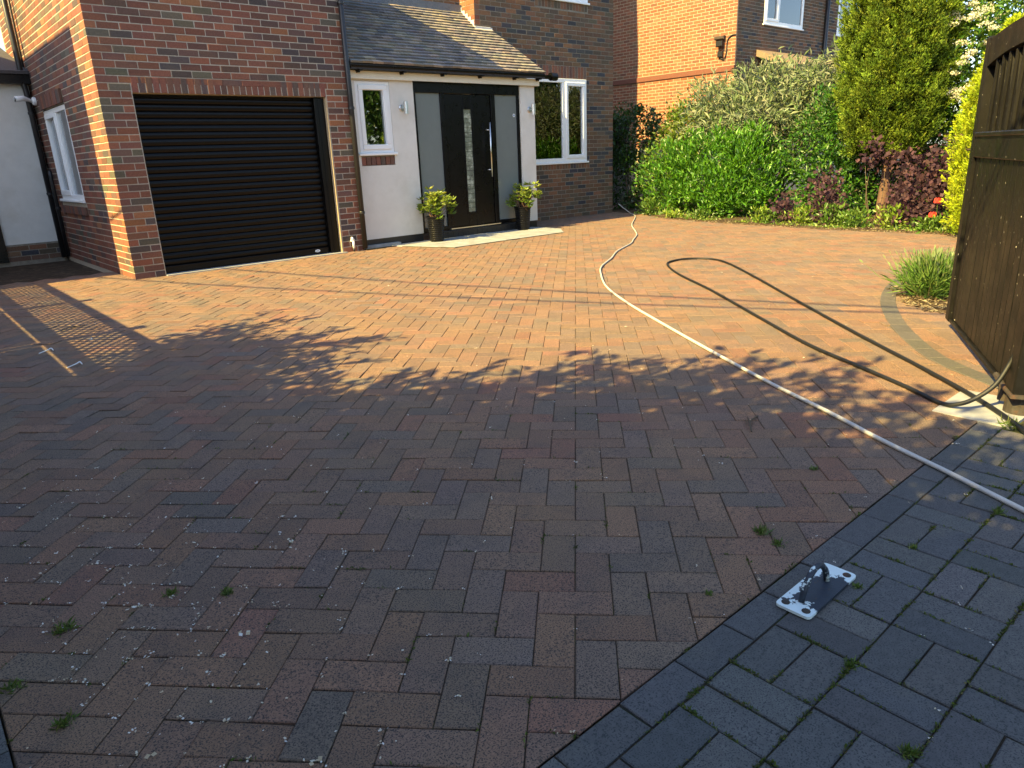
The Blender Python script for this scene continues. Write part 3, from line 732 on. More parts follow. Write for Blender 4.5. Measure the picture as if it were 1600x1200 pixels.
# far shell and roofs (mostly out of frame, they keep the light and shade true)
MB().box(WX1-.24, WX1-.0, ym+.245, 4.2, -.1, 5.2).build('gable_wall', M['mortar_dark'], house)
wr = MB(); wr.add([(5.6, .5, 5.2), (9.6, .5, 5.2), (9.6, 4.2, 5.2), (5.6, 4.2, 5.2), (7.6, 2.2, 6.4), (7.6, 4.2, 6.4)], [(0, 1, 4), (1, 2, 5, 4), (3, 0, 4, 5), (2, 3, 5), (3, 2, 1, 0)], (.07, .06, .055)); wr.build('wing_roof', M['tile'], house)
MB().box(3.0, 9.29, 4.32, 10, -.1, 7.4).build('shadow_block', M['mortar_dark'], house)  # unseen volume, invented tall to cast the shadow edge on the neighbour wall
rr = MB(); rr.add([(2.8, 4.30, 7.4), (9.5, 4.30, 7.4), (9.5, 10.2, 7.4), (2.8, 10.2, 7.4), (2.8, 4.4, 9.4), (9.5, 4.4, 9.4), (9.5, 8, 9.8), (2.8, 8, 9.8)], [(0, 1, 5, 4), (1, 2, 6, 5), (2, 3, 7, 6), (3, 0, 4, 7), (4, 5, 6, 7), (3, 2, 1, 0)], (.07, .06, .055)); rr.build('shadow_roof', M['tile'], house)  # unseen top, steep front shaped for the same shadow edge

# ---- fittings that hang on the walls
for i, (x, lb) in enumerate(((3.885, 'steel up and down wall light between small porch window and left sidelight'), (6.355, 'steel up and down wall light on the porch pillar beside the large window'))):
    t = thing('wall_light', lb, 'wall light', (x, yp, 1.82), 'steel porch lights')
    MB().lathe((x-.015, yp, 1.885), [(.001, 0), (.045, .0), (.045, .012), (.038, .018), (.001, .02)], 18, 'y').build('back_plate', M['steel'], t, smooth=False)
    MB().box(x-.008, x+.012, yp-.07, yp-.015, 1.878, 1.892).build('arm', M['steel'], t)
    MB().lathe((x+.005, yp-.085, 1.80), [(.026, 0), (.030, .004), (.030, .166), (.026, .17)], 20).build('lamp_tube', M['steel'], t, smooth=False)
cam_t = thing('security_camera', 'white security camera on bracket high on the side brick wall', 'camera', (0, 3.45, 2.15))
MB().lathe((-.002, 3.42, 2.17), [(.001, 0), (.055, 0), (.055, .03), (.04, .045), (.001, .045)], 18, 'x').build('base', M['white_plastic'], cam_t, smooth=False)
MB().tube([(-.045, 3.42, 2.17), (-.10, 3.40, 2.19), (-.15, 3.36, 2.20), (-.26, 3.30, 2.185)], [.022, .026, .036, .036], 12).build('camera_body', M['white_plastic'], cam_t, smooth=True)
MB().lathe((-.2595, 3.3, 2.185), [(.001, 0), (.028, 0), (.028, .004), (.001, .005)], 14, 'x').build('lens', M['black_gloss'], cam_t)

# ================================================================ WHITE SIDE EXTENSION
ext = thing('side_extension', 'white rendered side extension with brick plinth and black trim at left edge', 'extension', (-.8, 3.6, 0))
MB().box(-2.6, -.02, 3.605, 6, .24, 2.40).build('wall', M['render'], ext)
pl = MB().box(-2.6, -.02, 3.60, 6, -.1, .2395).build('plinth', M['mortar_dark'], ext)
mb = MB()
for u, z, L, h in courses(-.75, -.02, -.0, .24, first=-.02): brick_obj(pl, (0, 3.597, 0), X, -Y, u, z, L, h, bcol('main'))
MB().box(-1.6, -.755, 3.57, 3.604, 0, 2.05).build('black_door', M['black_gloss'], ext)
MB().box(-2.7, .0, 3.46, 3.62, 2.40, 2.56).build('fascia', M['black_gloss'], ext)
MB().add([(-2.7, 3.42, 2.56), (-.004, 3.42, 2.56), (-.004, 5.6, 3.2), (-2.7, 5.6, 3.2), (-2.7, 3.42, 2.52), (-.004, 3.42, 2.52), (-.004, 5.6, 3.16), (-2.7, 5.6, 3.16)], [(0, 1, 2, 3), (7, 6, 5, 4), (0, 4, 5, 1), (1, 5, 6, 2), (3, 2, 6, 7), (0, 3, 7, 4)], (.06, .055, .055)).build('roof', M['tile'], ext)

# ================================================================ NEIGHBOUR HOUSE
NX, NY = 14.4, 1.404
nb = thing('neighbour_house', 'orange brick neighbouring house with white windows behind the shrubs', 'house', (NX, NY, 0))
nw = MB().box(NX+.004, NX+.24, NY+.245, 9, -.1, 6.2)
nside = nw.build('side_wall', M['mortar_pale'], nb)
MB().box(NX+.0035, NX+.239, NY+.0036, NY+.243, -.1, 6.2).build('corner_pier', M['mortar_pale'], nb)
mb = MB()
for u, z, L, h in courses(NY+.001, 6.4, 1.2, 5.6, first=NY):
    if abs(z-2.925) < .01 or abs(z-3.0) < .01: continue
    brick_mesh(mb, (NX+.0008, 0, 0), Y, -X, u+.003, z+.003, L-.006, h-.005, bcol('neigh'), ch=0)
mb.build('brickwork', M['brick'], nside, kind='stuff')
MB().fbox((NX, 0, 0), Y, Z, -X, NY, 6.4, 2.93, 3.06, -.03, .03, (.15, .06, .04), ch=.01).build('brick_band', M['brick'], nb)
wins = [(15.6, 17.54, 4.06, 5.3), (19.5, 21.4, 4.06, 5.3)]
nf = MB()
for a, b, c, d in ((NX+.2405, 15.6, -.1, 6.2), (15.6, 17.54, -.1, 4.059), (15.6, 17.54, 5.301, 6.2), (17.54, 19.5, -.1, 6.2), (19.5, 21.4, -.1, 4.059), (19.5, 21.4, 5.301, 6.2), (21.4, 27, -.1, 6.2)): nf.box(a, b, NY+.0035, NY+.24, c, d)
nfront = nf.build('front_wall', M['mortar'], nb)
mb = MB(); hh = [(a, b, c, d) for a, b, c, d in wins]
for u, z, L, h in courses(NX+.034, 24, 1.5, 5.6, first=NX, holes=hh): brick_mesh(mb, (0, NY, 0), X, -Y, u, z, L, h, bcol('main'), ch=0)  # darker palette than the side wall, its shade put into the brick colour
mb.build('brickwork', M['brick'], nfront, kind='stuff')
window(nb, (0, NY, 0), X, -Y, *wins[0], [(15.68, 16.25, True), (16.33, 17.46, False)], frame=.08, recess=0, blind=(16.3, 17.5), blind_w=.13)
window(nb, (0, NY, 0), X, -Y, *wins[1], [(19.58, 20.2, False), (20.28, 21.32, False)], frame=.08, recess=0, blind=(19.5, 21.4), blind_w=.13)
pipe('downpipe', [(18.75, NY-.06, 0), (18.75, NY-.06, 6.2)], .055, 'black_matt', nb)
MB().add([(14.1, NY-.4, 6.15), (27.3, NY-.4, 6.15), (27.3, 9.4, 6.15), (14.1, 9.4, 6.15), (16, 5, 8.8), (25, 5, 8.8)], [(0, 1, 5, 4), (1, 2, 5), (2, 3, 4, 5), (3, 0, 4), (3, 2, 1, 0)], (.08, .06, .05)).build('roof', M['tile'], nb)
lt = MB(); lt.add([(15.35, .35, 3.02), (18.6, .35, 3.02), (18.6, NY-.002, 3.45), (15.35, NY-.002, 3.45), (15.35, .35, 2.9), (18.6, .35, 2.9), (18.6, NY-.002, 3.3), (15.35, NY-.002, 3.3)], [(0, 1, 2, 3), (7, 6, 5, 4), (0, 4, 5, 1), (1, 5, 6, 2), (3, 7, 4, 0)], (.2, .14, .09))
lt.build('lean_to_roof', M['tile'], nb)
fl_t = thing('flood_light', 'small black floodlight with cable on the orange brick neighbouring house', 'floodlight', (NX, 1.78, 3.6))
MB().fbox((NX, 0, 0), Y, Z, -X, 1.70, 1.88, 3.50, 3.63, .05, .14, ch=.015).build('lamp_head', M['black_matt'], fl_t)
MB().fbox((NX, 0, 0), Y, Z, -X, 1.68, 1.95, 3.66, 3.74, 0.0, .11, ch=.02).build('sensor', M['rust'], fl_t)
MB().fbox((NX, 0, 0), Y, Z, -X, 1.72, 1.86, 3.27, 3.40, 0, .08, ch=.015).build('junction_box', M['black_matt'], fl_t)
MB().tube(smooth_path([(NX-.03, 1.80, 3.26), (NX-.03, 1.70, 3.22), (NX-.02, 1.64, 3.35), (NX-.02, 1.62, 3.62), (NX-.02, 1.52, 3.72), (NX-.02, 1.39, 3.73)], 5), .013, 6).build('cable', M['black_matt'], fl_t, smooth=True)
# dark side gate between the houses
sg = thing('side_gate', 'dark timber side gate in the shade between the brick house and the shrubs', 'gate', (9.9, 1.7, 0))
for k in range(11):
    MB().fbox((0, 1.7, 0), X, Z, -Y, 9.30+k*.14, 9.30+k*.14+.134, .04, 1.85, -.02, 0, ch=.004).build('board', M['gate'], sg)
MB().box(9.3, 10.84, 1.725, 1.77, .3, .42).box(9.3, 10.84, 1.725, 1.77, 1.4, 1.52).build('rail', M['gate'], sg)

# ================================================================ PLANT TOOLS
def unit(a): return a/(np.linalg.norm(a, axis=-1, keepdims=True)+1e-9)
def leaves(P, D, L, W, tint, rng, fold=.18, bend=.0):
    n = len(P); Rv = rng.normal(size=(n, 3)); S_ = unit(np.cross(D, Rv)); Nn = unit(np.cross(S_, D))
    L = np.broadcast_to(np.asarray(L, float).reshape(-1, 1), (n, 1)); W = np.broadcast_to(np.asarray(W, float).reshape(-1, 1), (n, 1))
    V = np.stack([P, P+D*L*.45+S_*W*.5+Nn*W*fold, P+D*L-Nn*L*bend, P+D*L*.45-S_*W*.5+Nn*W*fold], 1)
    base = np.arange(n)[:, None]*4
    F = np.concatenate([base+np.array([[0, 1, 2]]), base+np.array([[0, 2, 3]])], 0)
    return V.reshape(-1, 3), F, np.repeat(tint, 4, 0)
def foliage_obj(name, parts, mat, parent, kind=None):
    V = []; F = []; T = []; k = 0
    for v, f, t in parts: V.append(v); F.append(f+k); T.append(t); k += len(v)
    return link(name, npmesh(name, np.concatenate(V), np.concatenate(F), M[mat], np.clip(np.concatenate(T), .002, 1)), parent, kind)
def tints(n, cols, rng, var=.25):
    c = np.array(cols)[rng.integers(0, len(cols), n)]
    return c*(1+rng.uniform(-var, var, (n, 1)))*(1+rng.uniform(-.08, .08, (n, 3)))
def lobes(specs, n, rng, inner=.72, clump=.07, per=16, zmin=.02, face=None):
    """points clumped in the shells of ellipsoids: returns points and outward directions"""
    vol = np.array([s[1][0]*s[1][1]+s[1][1]*s[1][2]+s[1][0]*s[1][2] for s in specs]); vol = vol/vol.sum()
    PP = []; NN = []
    for (c, r), w_ in zip(specs, vol):
        m = max(1, int(n*w_/per)); d = unit(rng.normal(size=(m, 3)))
        ph = rng.uniform(0, 6, 3)
        lump = 1+.10*np.sin(d[:, 0]*5+ph[0])*np.sin(d[:, 1]*6+ph[1])+.08*np.sin(d[:, 2]*7+ph[2])
        q = np.array(c)+d*np.array(r)*(lump*rng.uniform(inner, 1.03, m))[:, None]
        nn = unit(d/np.array(r))
        q = np.repeat(q, per, 0)+rng.normal(size=(m*per, 3))*clump; nn = np.repeat(nn, per, 0)
        ok = q[:, 2] > zmin; PP.append(q[ok]); NN.append(nn[ok])
    return np.concatenate(PP), np.concatenate(NN)
def stems(mb, base, tips, r0, rng, wob=.06):
    for t in tips:
        b = np.array(base)+np.array([rng.normal()*.05, rng.normal()*.05, 0]); t = np.array(t); m = (b+t)/2+rng.normal(size=3)*wob
        mb.tube(smooth_path([b, m, t], 3), list(np.linspace(r0, r0*.3, 7)), 5)
    return mb
def shrub(name, label, cat, loc, specs, n, L, W, cols, rng, up=.4, out=.7, rnd=.6, mat='leaf', inner=.7, clump=.07, per=16, fold=.18, var=.28, ntips=10, r0=.02, bend=.1, group=None, extra=None, part='foliage'):
    t = thing(name, label, cat, loc, group)
    P, N_ = lobes(specs, n, rng, inner, clump, per)
    D = unit(N_*out+Z*up+rng.normal(size=P.shape)*rnd)
    l = L*rng.uniform(.65, 1.25, len(P))
    ps = [leaves(P, D, l, l*W, tints(len(P), cols, rng, var), rng, fold, bend)]
    foliage_obj(part, ps, mat, t)
    if ntips:
        idx = rng.integers(0, len(P), ntips); stems(MB(), loc, [P[i]*.85+np.array(loc)*.15 for i in idx], r0, rng).build('stems', M['twig'], t, smooth=True)
    return t

# planting bed sheet
rng = np.random.default_rng(3)
bed_poly = [(9.29, .83), (9.25, .2), (8.75, -.7), (8.5, -1.4), (8.28, -2.6), (8.15, -4.0), (8.15, -4.6), (8.22, -5.2), (8.2, -5.8), (7.7, -6.2), (6.8, -6.4), (5.8, -6.45), (4.9, -6.56), (4.25, -6.7), (3.75, -6.95), (3.45, -7.25), (3.35, -7.7), (4.2, -8.6), (16, -8.6), (16, 1.3), (9.29, 1.3)]
def inside(x, y, P=bed_poly):
    c = False
    for i in range(len(P)):
        (x1, y1), (x2, y2) = P[i], P[i-1]
        if (y1 > y) != (y2 > y) and x < (x2-x1)*(y-y1)/(y2-y1)+x1: c = not c
    return c
MB().prism(bed_poly, -.05, .016).build('planting_bed', M['soil'], kind='structure')
mb = MB()
for k in range(3200):      # soil crumbs and litter on the bed edge
    i = rng.integers(2, 15); t = rng.uniform(); p = np.array(bed_poly[i])*(1-t)+np.array(bed_poly[i+1])*t+np.array([rng.exponential(.12)-.08, rng.normal()*.05])
    s = rng.uniform(.007, .026); a = rng.uniform(0, 6.3); c, d_ = math.cos(a)*s, math.sin(a)*s; z = .02 if inside(*p) else .004
    mb.add([(p[0]+c, p[1]+d_, z), (p[0]-d_*.6, p[1]+c*.6, z+s*.5), (p[0]-c, p[1]-d_, z), (p[0]+d_*.6, p[1]-c*.6, z+s*.3)], [(0, 1, 2, 3)], tuple(np.array([(.25, .19, .11), (.12, .085, .05), (.33, .28, .17)][rng.integers(0, 3)])*rng.uniform(.7, 1.2)))
mb.build('leaf_litter', M['leaf_soft'], kind='stuff')

# ---------------------------------------------------------------- shrubs along the right boundary
rng = np.random.default_rng(11)
shrub('laurel_bush', 'bright glossy green laurel bush low in front of the other shrubs', 'bush', (9.6, -1.5, 0),
      [((9.6, -1.25, .72), (.85, 1.1, .82)), ((9.5, -2.05, .75), (.72, .70, .78)), ((9.35, -.5, .6), (.5, .55, .72)), ((9.2, -1.7, .45), (.55, 1.0, .5))],
      15000, .105, .30, [(.055, .165, .012), (.075, .20, .014), (.032, .10, .010), (.11, .25, .02)], rng, up=.75, out=.55, rnd=.6, inner=.52, clump=.055, per=20, ntips=26, r0=.025)
shrub('buddleia_bush', 'tall grey green buddleia bush against the orange brick wall', 'bush', (10.9, -1.6, 0),
      [((10.8, -.7, 1.75), (.9, .8, .62)), ((11.0, -1.7, 1.95), (1.0, .9, .75)), ((11.1, -2.8, 2.0), (.9, .8, .65)), ((10.6, -1.9, 1.45), (.9, 1.6, .6))],
      13000, .14, .24, [(.16, .20, .10), (.20, .24, .14), (.12, .17, .07), (.25, .27, .17)], rng, up=.25, out=.6, rnd=.75, mat='leaf_soft', inner=.6, clump=.10, per=10, ntips=26, r0=.022, bend=.25)
# wands of blossom above the buddleia
shrub('climbing_shrub', 'yellow green climbing shrub at the foot of the orange brick wall', 'bush', (10.7, .35, 0),
      [((10.8, .15, 1.35), (.6, .55, .6)), ((10.6, .45, .8), (.6, .5, .8)), ((11.4, .2, 1.75), (.8, .6, .45))],
      6000, .085, .5, [(.13, .19, .02), (.09, .16, .02), (.17, .21, .035)], rng, up=.2, out=.7, rnd=.7, inner=.55, clump=.08, per=12, ntips=12)
shrub('ivy_bush', 'dark ivy covered bush in deep shade behind the house corner', 'bush', (10.2, 1.1, 0),
      [((10.0, 1.15, .55), (.65, .45, .7)), ((10.5, 1.3, 1.5), (.7, .5, .6))],
      4500, .07, .7, [(.03, .075, .014), (.022, .055, .012)], rng, up=.1, out=.7, rnd=.6, inner=.6, ntips=6)
shrub('portuguese_laurel', 'dark glossy leaved evergreen between the bright laurel and the conifer', 'bush', (9.9, -3.3, 0),
      [((9.95, -3.15, 1.0), (.62, .62, .95)), ((9.75, -3.45, .5), (.55, .55, .6)), ((10.2, -3.6, 1.35), (.65, .6, .8)), ((10.4, -4.9, .7), (.5, .9, .9)), ((10.3, -4.2, .6), (.4, .5, .8))],
      14000, .085, .42, [(.035, .11, .014), (.05, .145, .016), (.025, .075, .012), (.09, .19, .02)], rng, up=.1, out=.75, rnd=.65, inner=.62, clump=.07, per=12, ntips=8)
shrub('variegated_bush', 'cream and pale green flowering bush between the buddleia and the conifer', 'bush', (11.0, -3.5, 0),
      [((11.2, -3.5, 1.95), (.7, .75, .7)), ((11.6, -3.2, 2.3), (.5, .5, .45))],
      5000, .075, .5, [(.22, .26, .10), (.34, .34, .19), (.14, .2, .05)], rng, up=.3, out=.6, rnd=.7, mat='leaf_soft', inner=.6, clump=.09, per=10, ntips=10)
# slender spray of pale leaves reaching up by the conifer
# conifer
rng = np.random.default_rng(12)
cf = thing('conifer_tree', 'tall yellow green conifer with bare reddish trunk at its foot', 'tree', (9.55, -4.4, 0))
def conifer(parent, c, r, z0, z1, n, cols, rng, L=.07, lumps=.10, top=.35, low=.6):
    m = n//22
    h = rng.uniform(0, 1, m)**.9; th = rng.uniform(0, 2*math.pi, m)
    rad = r*np.minimum(1, low+(1-low)*h/.18)*np.where(h > top, 1-((h-top)/(1-top))**1.8, 1)
    lump = 1+lumps*np.sin(th*5+h*9)*np.sin(h*22+th*2)+lumps*.7*np.sin(th*9-h*31)
    rr = rad*lump*rng.uniform(.80, 1.03, m)
    P = np.stack([c[0]+rr*np.cos(th), c[1]+rr*np.sin(th), z0+h*(z1-z0)], 1)
    out = np.stack([np.cos(th), np.sin(th), np.zeros(m)], 1)
    ax = unit(out*.55+Z*.8+rng.normal(size=P.shape)*.28)
    sd = unit(np.cross(ax, out+rng.normal(size=P.shape)*.5))
    k = 22; a = rng.uniform(-1, 1, (m, k)); b = rng.uniform(0, 1, (m, k))
    Q = P[:, None]+ax[:, None]*(b*.12)[..., None]+sd[:, None]*(a*.06*(1-b*.5))[..., None]
    D = unit(ax[:, None]*.9+sd[:, None]*(a*.8)[..., None]+rng.normal(size=Q.shape)*.25)
    t = np.repeat(tints(m, cols, rng, .30), k, 0)*(.85+.4*b.reshape(-1, 1))
    Q = Q.reshape(-1, 3); D = D.reshape(-1, 3); l = L*rng.uniform(.6, 1.2, len(Q))
    foliage_obj('crown', [leaves(Q, D, l, l*.36, t, rng, .3)], 'leaf_soft', parent)
conifer(cf, (9.62, -4.28), .45, 1.1, 4.8, 70000, [(.06, .08, .01)], rng, L=.08, lumps=.1)
conifer(cf, (9.62, -4.28), .70, .95, 5.2, 200000, [(.095, .15, .015), (.125, .185, .017), (.06, .105, .012), (.16, .215, .024)], rng, L=.045, lumps=.15)
MB().tube(smooth_path([(9.42, -4.36, -.02), (9.44, -4.38, .5), (9.52, -4.36, 1.2), (9.62, -4.28, 3.6)], 4), [.085, .08, .075, .075, .07, .07, .07, .065, .06, .05, .04, .03, .02], 9).tube([(9.46, -4.38, .75), (9.6, -4.62, 1.25)], [.04, .03], 7).build('trunk', M['bark'], cf, smooth=True)
# viburnum with white flower heads
vb = shrub('viburnum_bush', 'large green shrub with flat white flower heads right of the conifer', 'bush', (10.6, -5.9, 0),
      [((10.4, -5.0, .9), (.6, .7, .9)), ((10.5, -5.05, 2.1), (.75, .7, .85)), ((10.8, -5.6, 2.7), (.9, .9, .9)), ((10.2, -5.4, 1.2), (.6, .6, .95)), ((9.95, -5.25, 2.35), (.42, .42, 1.0)), ((10.8, -6.2, 1.5), (.8, .8, 1.3)), ((11.0, -5.1, 3.4), (.9, .9, .8)), ((11.6, -6.4, 2.8), (1.2, .9, 1.2)), ((11.3, -5.9, 3.7), (1.0, .9, .7))],
      26000, .085, .45, [(.06, .15, .016), (.085, .19, .02), (.14, .22, .035), (.045, .11, .014)], rng, up=.15, out=.75, rnd=.6, inner=.62, clump=.08, per=12, ntips=14)
ps = []
for s_ in range(95):
    a = rng.uniform(0, 1); c = np.array([(10.5, -5.05, 2.1), (10.35, -5.25, 2.35), (10.35, -5.3, 2.75), (10.8, -5.6, 2.7), (11.0, -5.1, 3.4)][rng.integers(0, 5)])
    d_ = unit(np.array([-1.1, rng.normal()*.6, rng.normal()*.7])); r_ = .84
    c = c+d_*r_; m = 90; q = unit(rng.normal(size=(m, 3)))*np.array([.09, .09, .035])*rng.uniform(.4, 1, (m, 1))+c
    ps.append(leaves(q, unit(rng.normal(size=(m, 3))*.6+Z*.6-X*.4), np.full(m, .022), np.full(m, .02), tints(m, [(.62, .60, .44), (.70, .68, .55)], rng, .12), rng, .1))
foliage_obj('blossom', ps, 'leaf_flower', vb)
shrub('boundary_hedge', 'dark green hedge along the far boundary behind the flowering shrubs', 'hedge', (12.8, -5.5, 0),
      [((12.8, -3.2-1.3*k, 1.2), (.7, .9, 1.5)) for k in range(6)], 12000, .10, .5, [(.03, .075, .012), (.045, .10, .014)], rng, inner=.7, ntips=0, clump=.09)
# purple smoke bushes
pur = [(.080, .040, .052), (.062, .032, .045), (.105, .054, .062), (.048, .026, .038)]
def smoke(label, loc, specs, n, rng, **k):
    return shrub('smoke_bush', label, 'bush', loc, specs, n, .062, .95, pur, rng, up=.15, out=.7, rnd=.55, inner=.6, clump=.07, per=9, fold=.06, var=.3, ntips=k.get('ntips', 6), r0=.008, bend=.05, group='purple leaved smoke bushes', mat='leaf_soft')
smoke('largest purple leaved smoke bush spreading in front of the conifer trunk', (9.0, -5.1, 0), [((9.0, -5.12, .40), (.42, .40, .38)), ((9.2, -5.42, .72), (.45, .42, .42)), ((8.75, -5.05, .22), (.32, .30, .24))], 3600, rng, ntips=12)
smoke('upright purple tuft of smoke bush just below the conifer crown', (9.05, -4.4, 0), [((9.05, -4.38, .98), (.16, .2, .17)), ((9.1, -4.85, .85), (.16, .2, .12))], 420, rng, ntips=5)
smoke('small purple smoke bush left of the conifer trunk', (8.75, -3.75, 0), [((8.8, -3.75, .45), (.2, .2, .3)), ((8.7, -3.9, .18), (.2, .22, .18))], 700, rng)
smoke('lowest purple smoke bush seedling on the left by the paving edge', (8.6, -3.25, 0), [((8.6, -3.25, .16), (.15, .16, .16))], 260, rng, ntips=4)
# golden conifer by the gate
gc = thing('golden_conifer', 'narrow golden yellow conifer beside the black gate', 'tree', (7.9, -6.15, 0))
conifer(gc, (7.95, -6.2), .40, .03, 2.35, 40000, [(.30, .37, .014), (.36, .42, .02), (.22, .28, .014)], rng, L=.04, lumps=.10, top=.5, low=.75)
MB().tube([(7.95, -6.2, -.02), (7.95, -6.2, 1.8)], [.035, .01], 7).build('trunk', M['bark'], gc)
# lavender clump
lv = thing('lavender_bush', 'clump of green lavender spikes at the foot of the black gate', 'bush', (3.9, -7.0, 0))
m = 2600; th = rng.uniform(0, 6.283, m); rr = np.abs(rng.normal(size=m))*.085
P = np.stack([3.92+rr*np.cos(th), -7.02+rr*np.sin(th), .02+rng.uniform(0, .18, m)], 1)
D = unit(np.stack([np.cos(th)*rr*4, np.sin(th)*rr*4, np.ones(m)*.7], 1)+rng.normal(size=(m, 3))*.42)
foliage_obj('foliage', [leaves(P, D, rng.uniform(.08, .22, m), rng.uniform(.008, .014, m), tints(m, [(.09, .18, .035), (.13, .22, .045), (.17, .25, .06), (.065, .135, .025)], rng), rng, .15, .05)], 'leaf_soft', lv)
m = 260; th = rng.uniform(0, 6.283, m); rr = np.abs(rng.normal(size=m))*.13
tipd = unit(np.stack([np.cos(th)*rr*3.2, np.sin(th)*rr*3.2, np.ones(m)], 1)+rng.normal(size=(m, 3))*.1); b0 = np.stack([3.92+rr*np.cos(th), -7.02+rr*np.sin(th), np.full(m, .1)], 1); l = rng.uniform(.15, .29, m)
foliage_obj('flower_spikes', [leaves(b0, tipd, l, np.full(m, .005), tints(m, [(.15, .22, .07)], rng), rng), leaves(b0+tipd*l[:, None]*.9, tipd, np.full(m, .05), np.full(m, .014), tints(m, [(.22, .27, .12), (.19, .24, .10)], rng), rng)], 'leaf_soft', lv)
stems(MB(), (3.85, -7.0, 0), [(3.7+rng.uniform(0, .4), -7.15+rng.uniform(0, .3), .12) for _ in range(12)], .008, rng, .02).build('stems', M['twig'], lv)

# small bed plants along the edge
def tuft(name, label, cat, c, r, h, n, cols, rng, L=.06, W=.4, up=.6, group=None, mat='leaf', parts_name='foliage'):
    t = thing(name, label, cat, c, group)
    P = np.array(c)+np.stack([rng.normal(size=n)*r*.45, rng.normal(size=n)*r*.45, rng.uniform(0, 1, n)**1.2*h], 1)
    D = unit((P-np.array(c))*np.array([1, 1, .3])/max(r, .01)*.6+Z*up+rng.normal(size=P.shape)*.5); l = L*rng.uniform(.6, 1.3, n)
    foliage_obj(parts_name, [leaves(P, D, l, l*W, tints(n, cols, rng), rng, .15, .15)], mat, t); return t
lime = [(.16, .24, .025), (.22, .28, .04), (.11, .19, .02)]; mid = [(.08, .16, .02), (.06, .12, .018), (.12, .2, .03)]
edge_pl = [(8.62, -1.15, 'lime green leafy clump under the left half of the bright laurel'), (8.5, -1.75, 'lime green leafy clump under the middle of the bright laurel'), (8.42, -2.95, 'yellow green ground plant on bare soil right of the bright laurel'), (8.55, -3.05, 'second yellow green ground plant hugging the soil by the dark evergreen'),
           (8.55, -3.6, 'leafy green plant between the small purple seedlings'), (8.5, -4.05, 'green clump right of the small purple smoke bush'), (8.75, -4.2, 'feathery green plant left of the conifer trunk'), (8.4, -4.45, 'low pale clump at the paving edge under the conifer'), (8.45, -4.9, 'low green clump at the paving edge before the big purple bush'), (8.35, -5.45, 'grassy clump at the paving edge below the lower red poppy'), (8.3, -5.8, 'green leafy clump at the foot of the golden conifer'), (8.95, -.35, 'ferny pale green plant at the corner near the hose end')]
for i, (x, y, lb) in enumerate(edge_pl):
    tuft('bed_plant', lb, 'plant', (x, y, .015), .20, (.10 if i < 3 else .16)+.06*(i % 3), 150 if i < 3 else 290, lime if i % 2 == 0 else mid, rng, L=.07, group='small plants along the bed edge')
# ground cover
n = 2600; pts = []
while len(pts) < n:
    i = rng.integers(1, 9); t = rng.uniform(); p = np.array(bed_poly[i])*(1-t)+np.array(bed_poly[i+1])*t+np.array([abs(rng.normal())*.28, rng.normal()*.05])
    if inside(*p) and math.sin(p[1]*3.1)+math.sin(p[1]*7.3+p[0]*4) > -.6: pts.append((p[0], p[1], .016))
P = np.array(pts); D = unit(rng.normal(size=P.shape)*.7+Z*.6)
foliage_obj('ground_cover', [leaves(P, D, rng.uniform(.02, .055, n), rng.uniform(.012, .025, n), tints(n, lime+mid+[(.28, .27, .09)], rng), rng, .1, .2)], 'leaf', None, 'stuff')
# poppies
for i, (p, lb) in enumerate((((8.3, -5.52, .38), 'upper red poppy flower against the golden conifer'), ((8.30, -5.48, .20), 'lower red poppy flower at the edge of the purple bush'))):
    t = thing('poppy', lb, 'flower', (p[0], p[1], 0), 'red poppies')
    MB().tube(smooth_path([(p[0]+.03, p[1]+.02, 0), (p[0]+.02, p[1], p[2]*.6), p], 4), .004, 5, (.08, .14, .03)).build('stem', M['leaf_soft'], t)
    mb = MB()
    for k in range(6):
        a = k*math.pi/3; c_, s_ = math.cos(a), math.sin(a); e = np.array([c_, s_, 0]); f_ = np.array([-s_, c_, 0]); q = np.array(p)
        g_ = .6+.25*(k % 2); mb.add([q, q+e*.032*g_+f_*.034+Z*.004, q+e*.045*g_+f_*.022+Z*.05, q+e*.036*g_+Z*.066, q+e*.045*g_-f_*.022+Z*.05, q+e*.032*g_-f_*.034+Z*.004], [(0, 1, 2, 3, 4, 5)])
    mb.build('petals', M['poppy'], t)

# ---------------------------------------------------------------- potted shrubs by the door
def pot(label, plabel, x, y, lean, rng):
    t = tag(MB_pot(x, y), label, 'plant pot', 'ribbed black pots beside the front door')
    s = thing('potted_shrub', plabel, 'shrub', (x, y, .33), 'evergreen shrubs in the door pots')
    tips = []; P = []; D = []
    for k in range(22):
        a = rng.uniform(0, 6.283); r = rng.uniform(.04, .27); tip = np.array([x+r*math.cos(a)+lean[0]*r, y+r*math.sin(a)+lean[1]*r, .50+rng.uniform(.02, .26)-r*.25]); tips.append(tip)
    mb = MB(); stems(mb, (x, y, .32), tips, .008, rng, .03)
    mb.build('stems', M['bark'], s, smooth=True)
    for tip in tips:
        for w_ in range(4):
            c = tip-np.array([0, 0, .035*w_])+rng.normal(size=3)*.018; n_ = 11
            a = rng.uniform(0, 6.283, n_); D.append(unit(np.stack([np.cos(a), np.sin(a), rng.uniform(.05, .9, n_)], 1))); P.append(np.repeat(c[None], n_, 0))
    P = np.concatenate(P); D = np.concatenate(D); n_ = len(P); hgt = np.clip((P[:, 2:3]-.45)/.3, 0, 1)
    tt = tints(n_, [(.10, .17, .02), (.13, .2, .025)], rng, .2)*(1-hgt)+tints(n_, [(.27, .31, .05), (.20, .28, .04), (.34, .34, .07)], rng, .2)*hgt
    foliage_obj('foliage', [leaves(P, D, rng.uniform(.055, .10, n_), rng.uniform(.018, .028, n_), tt, rng, .2, .2)], 'leaf', s)
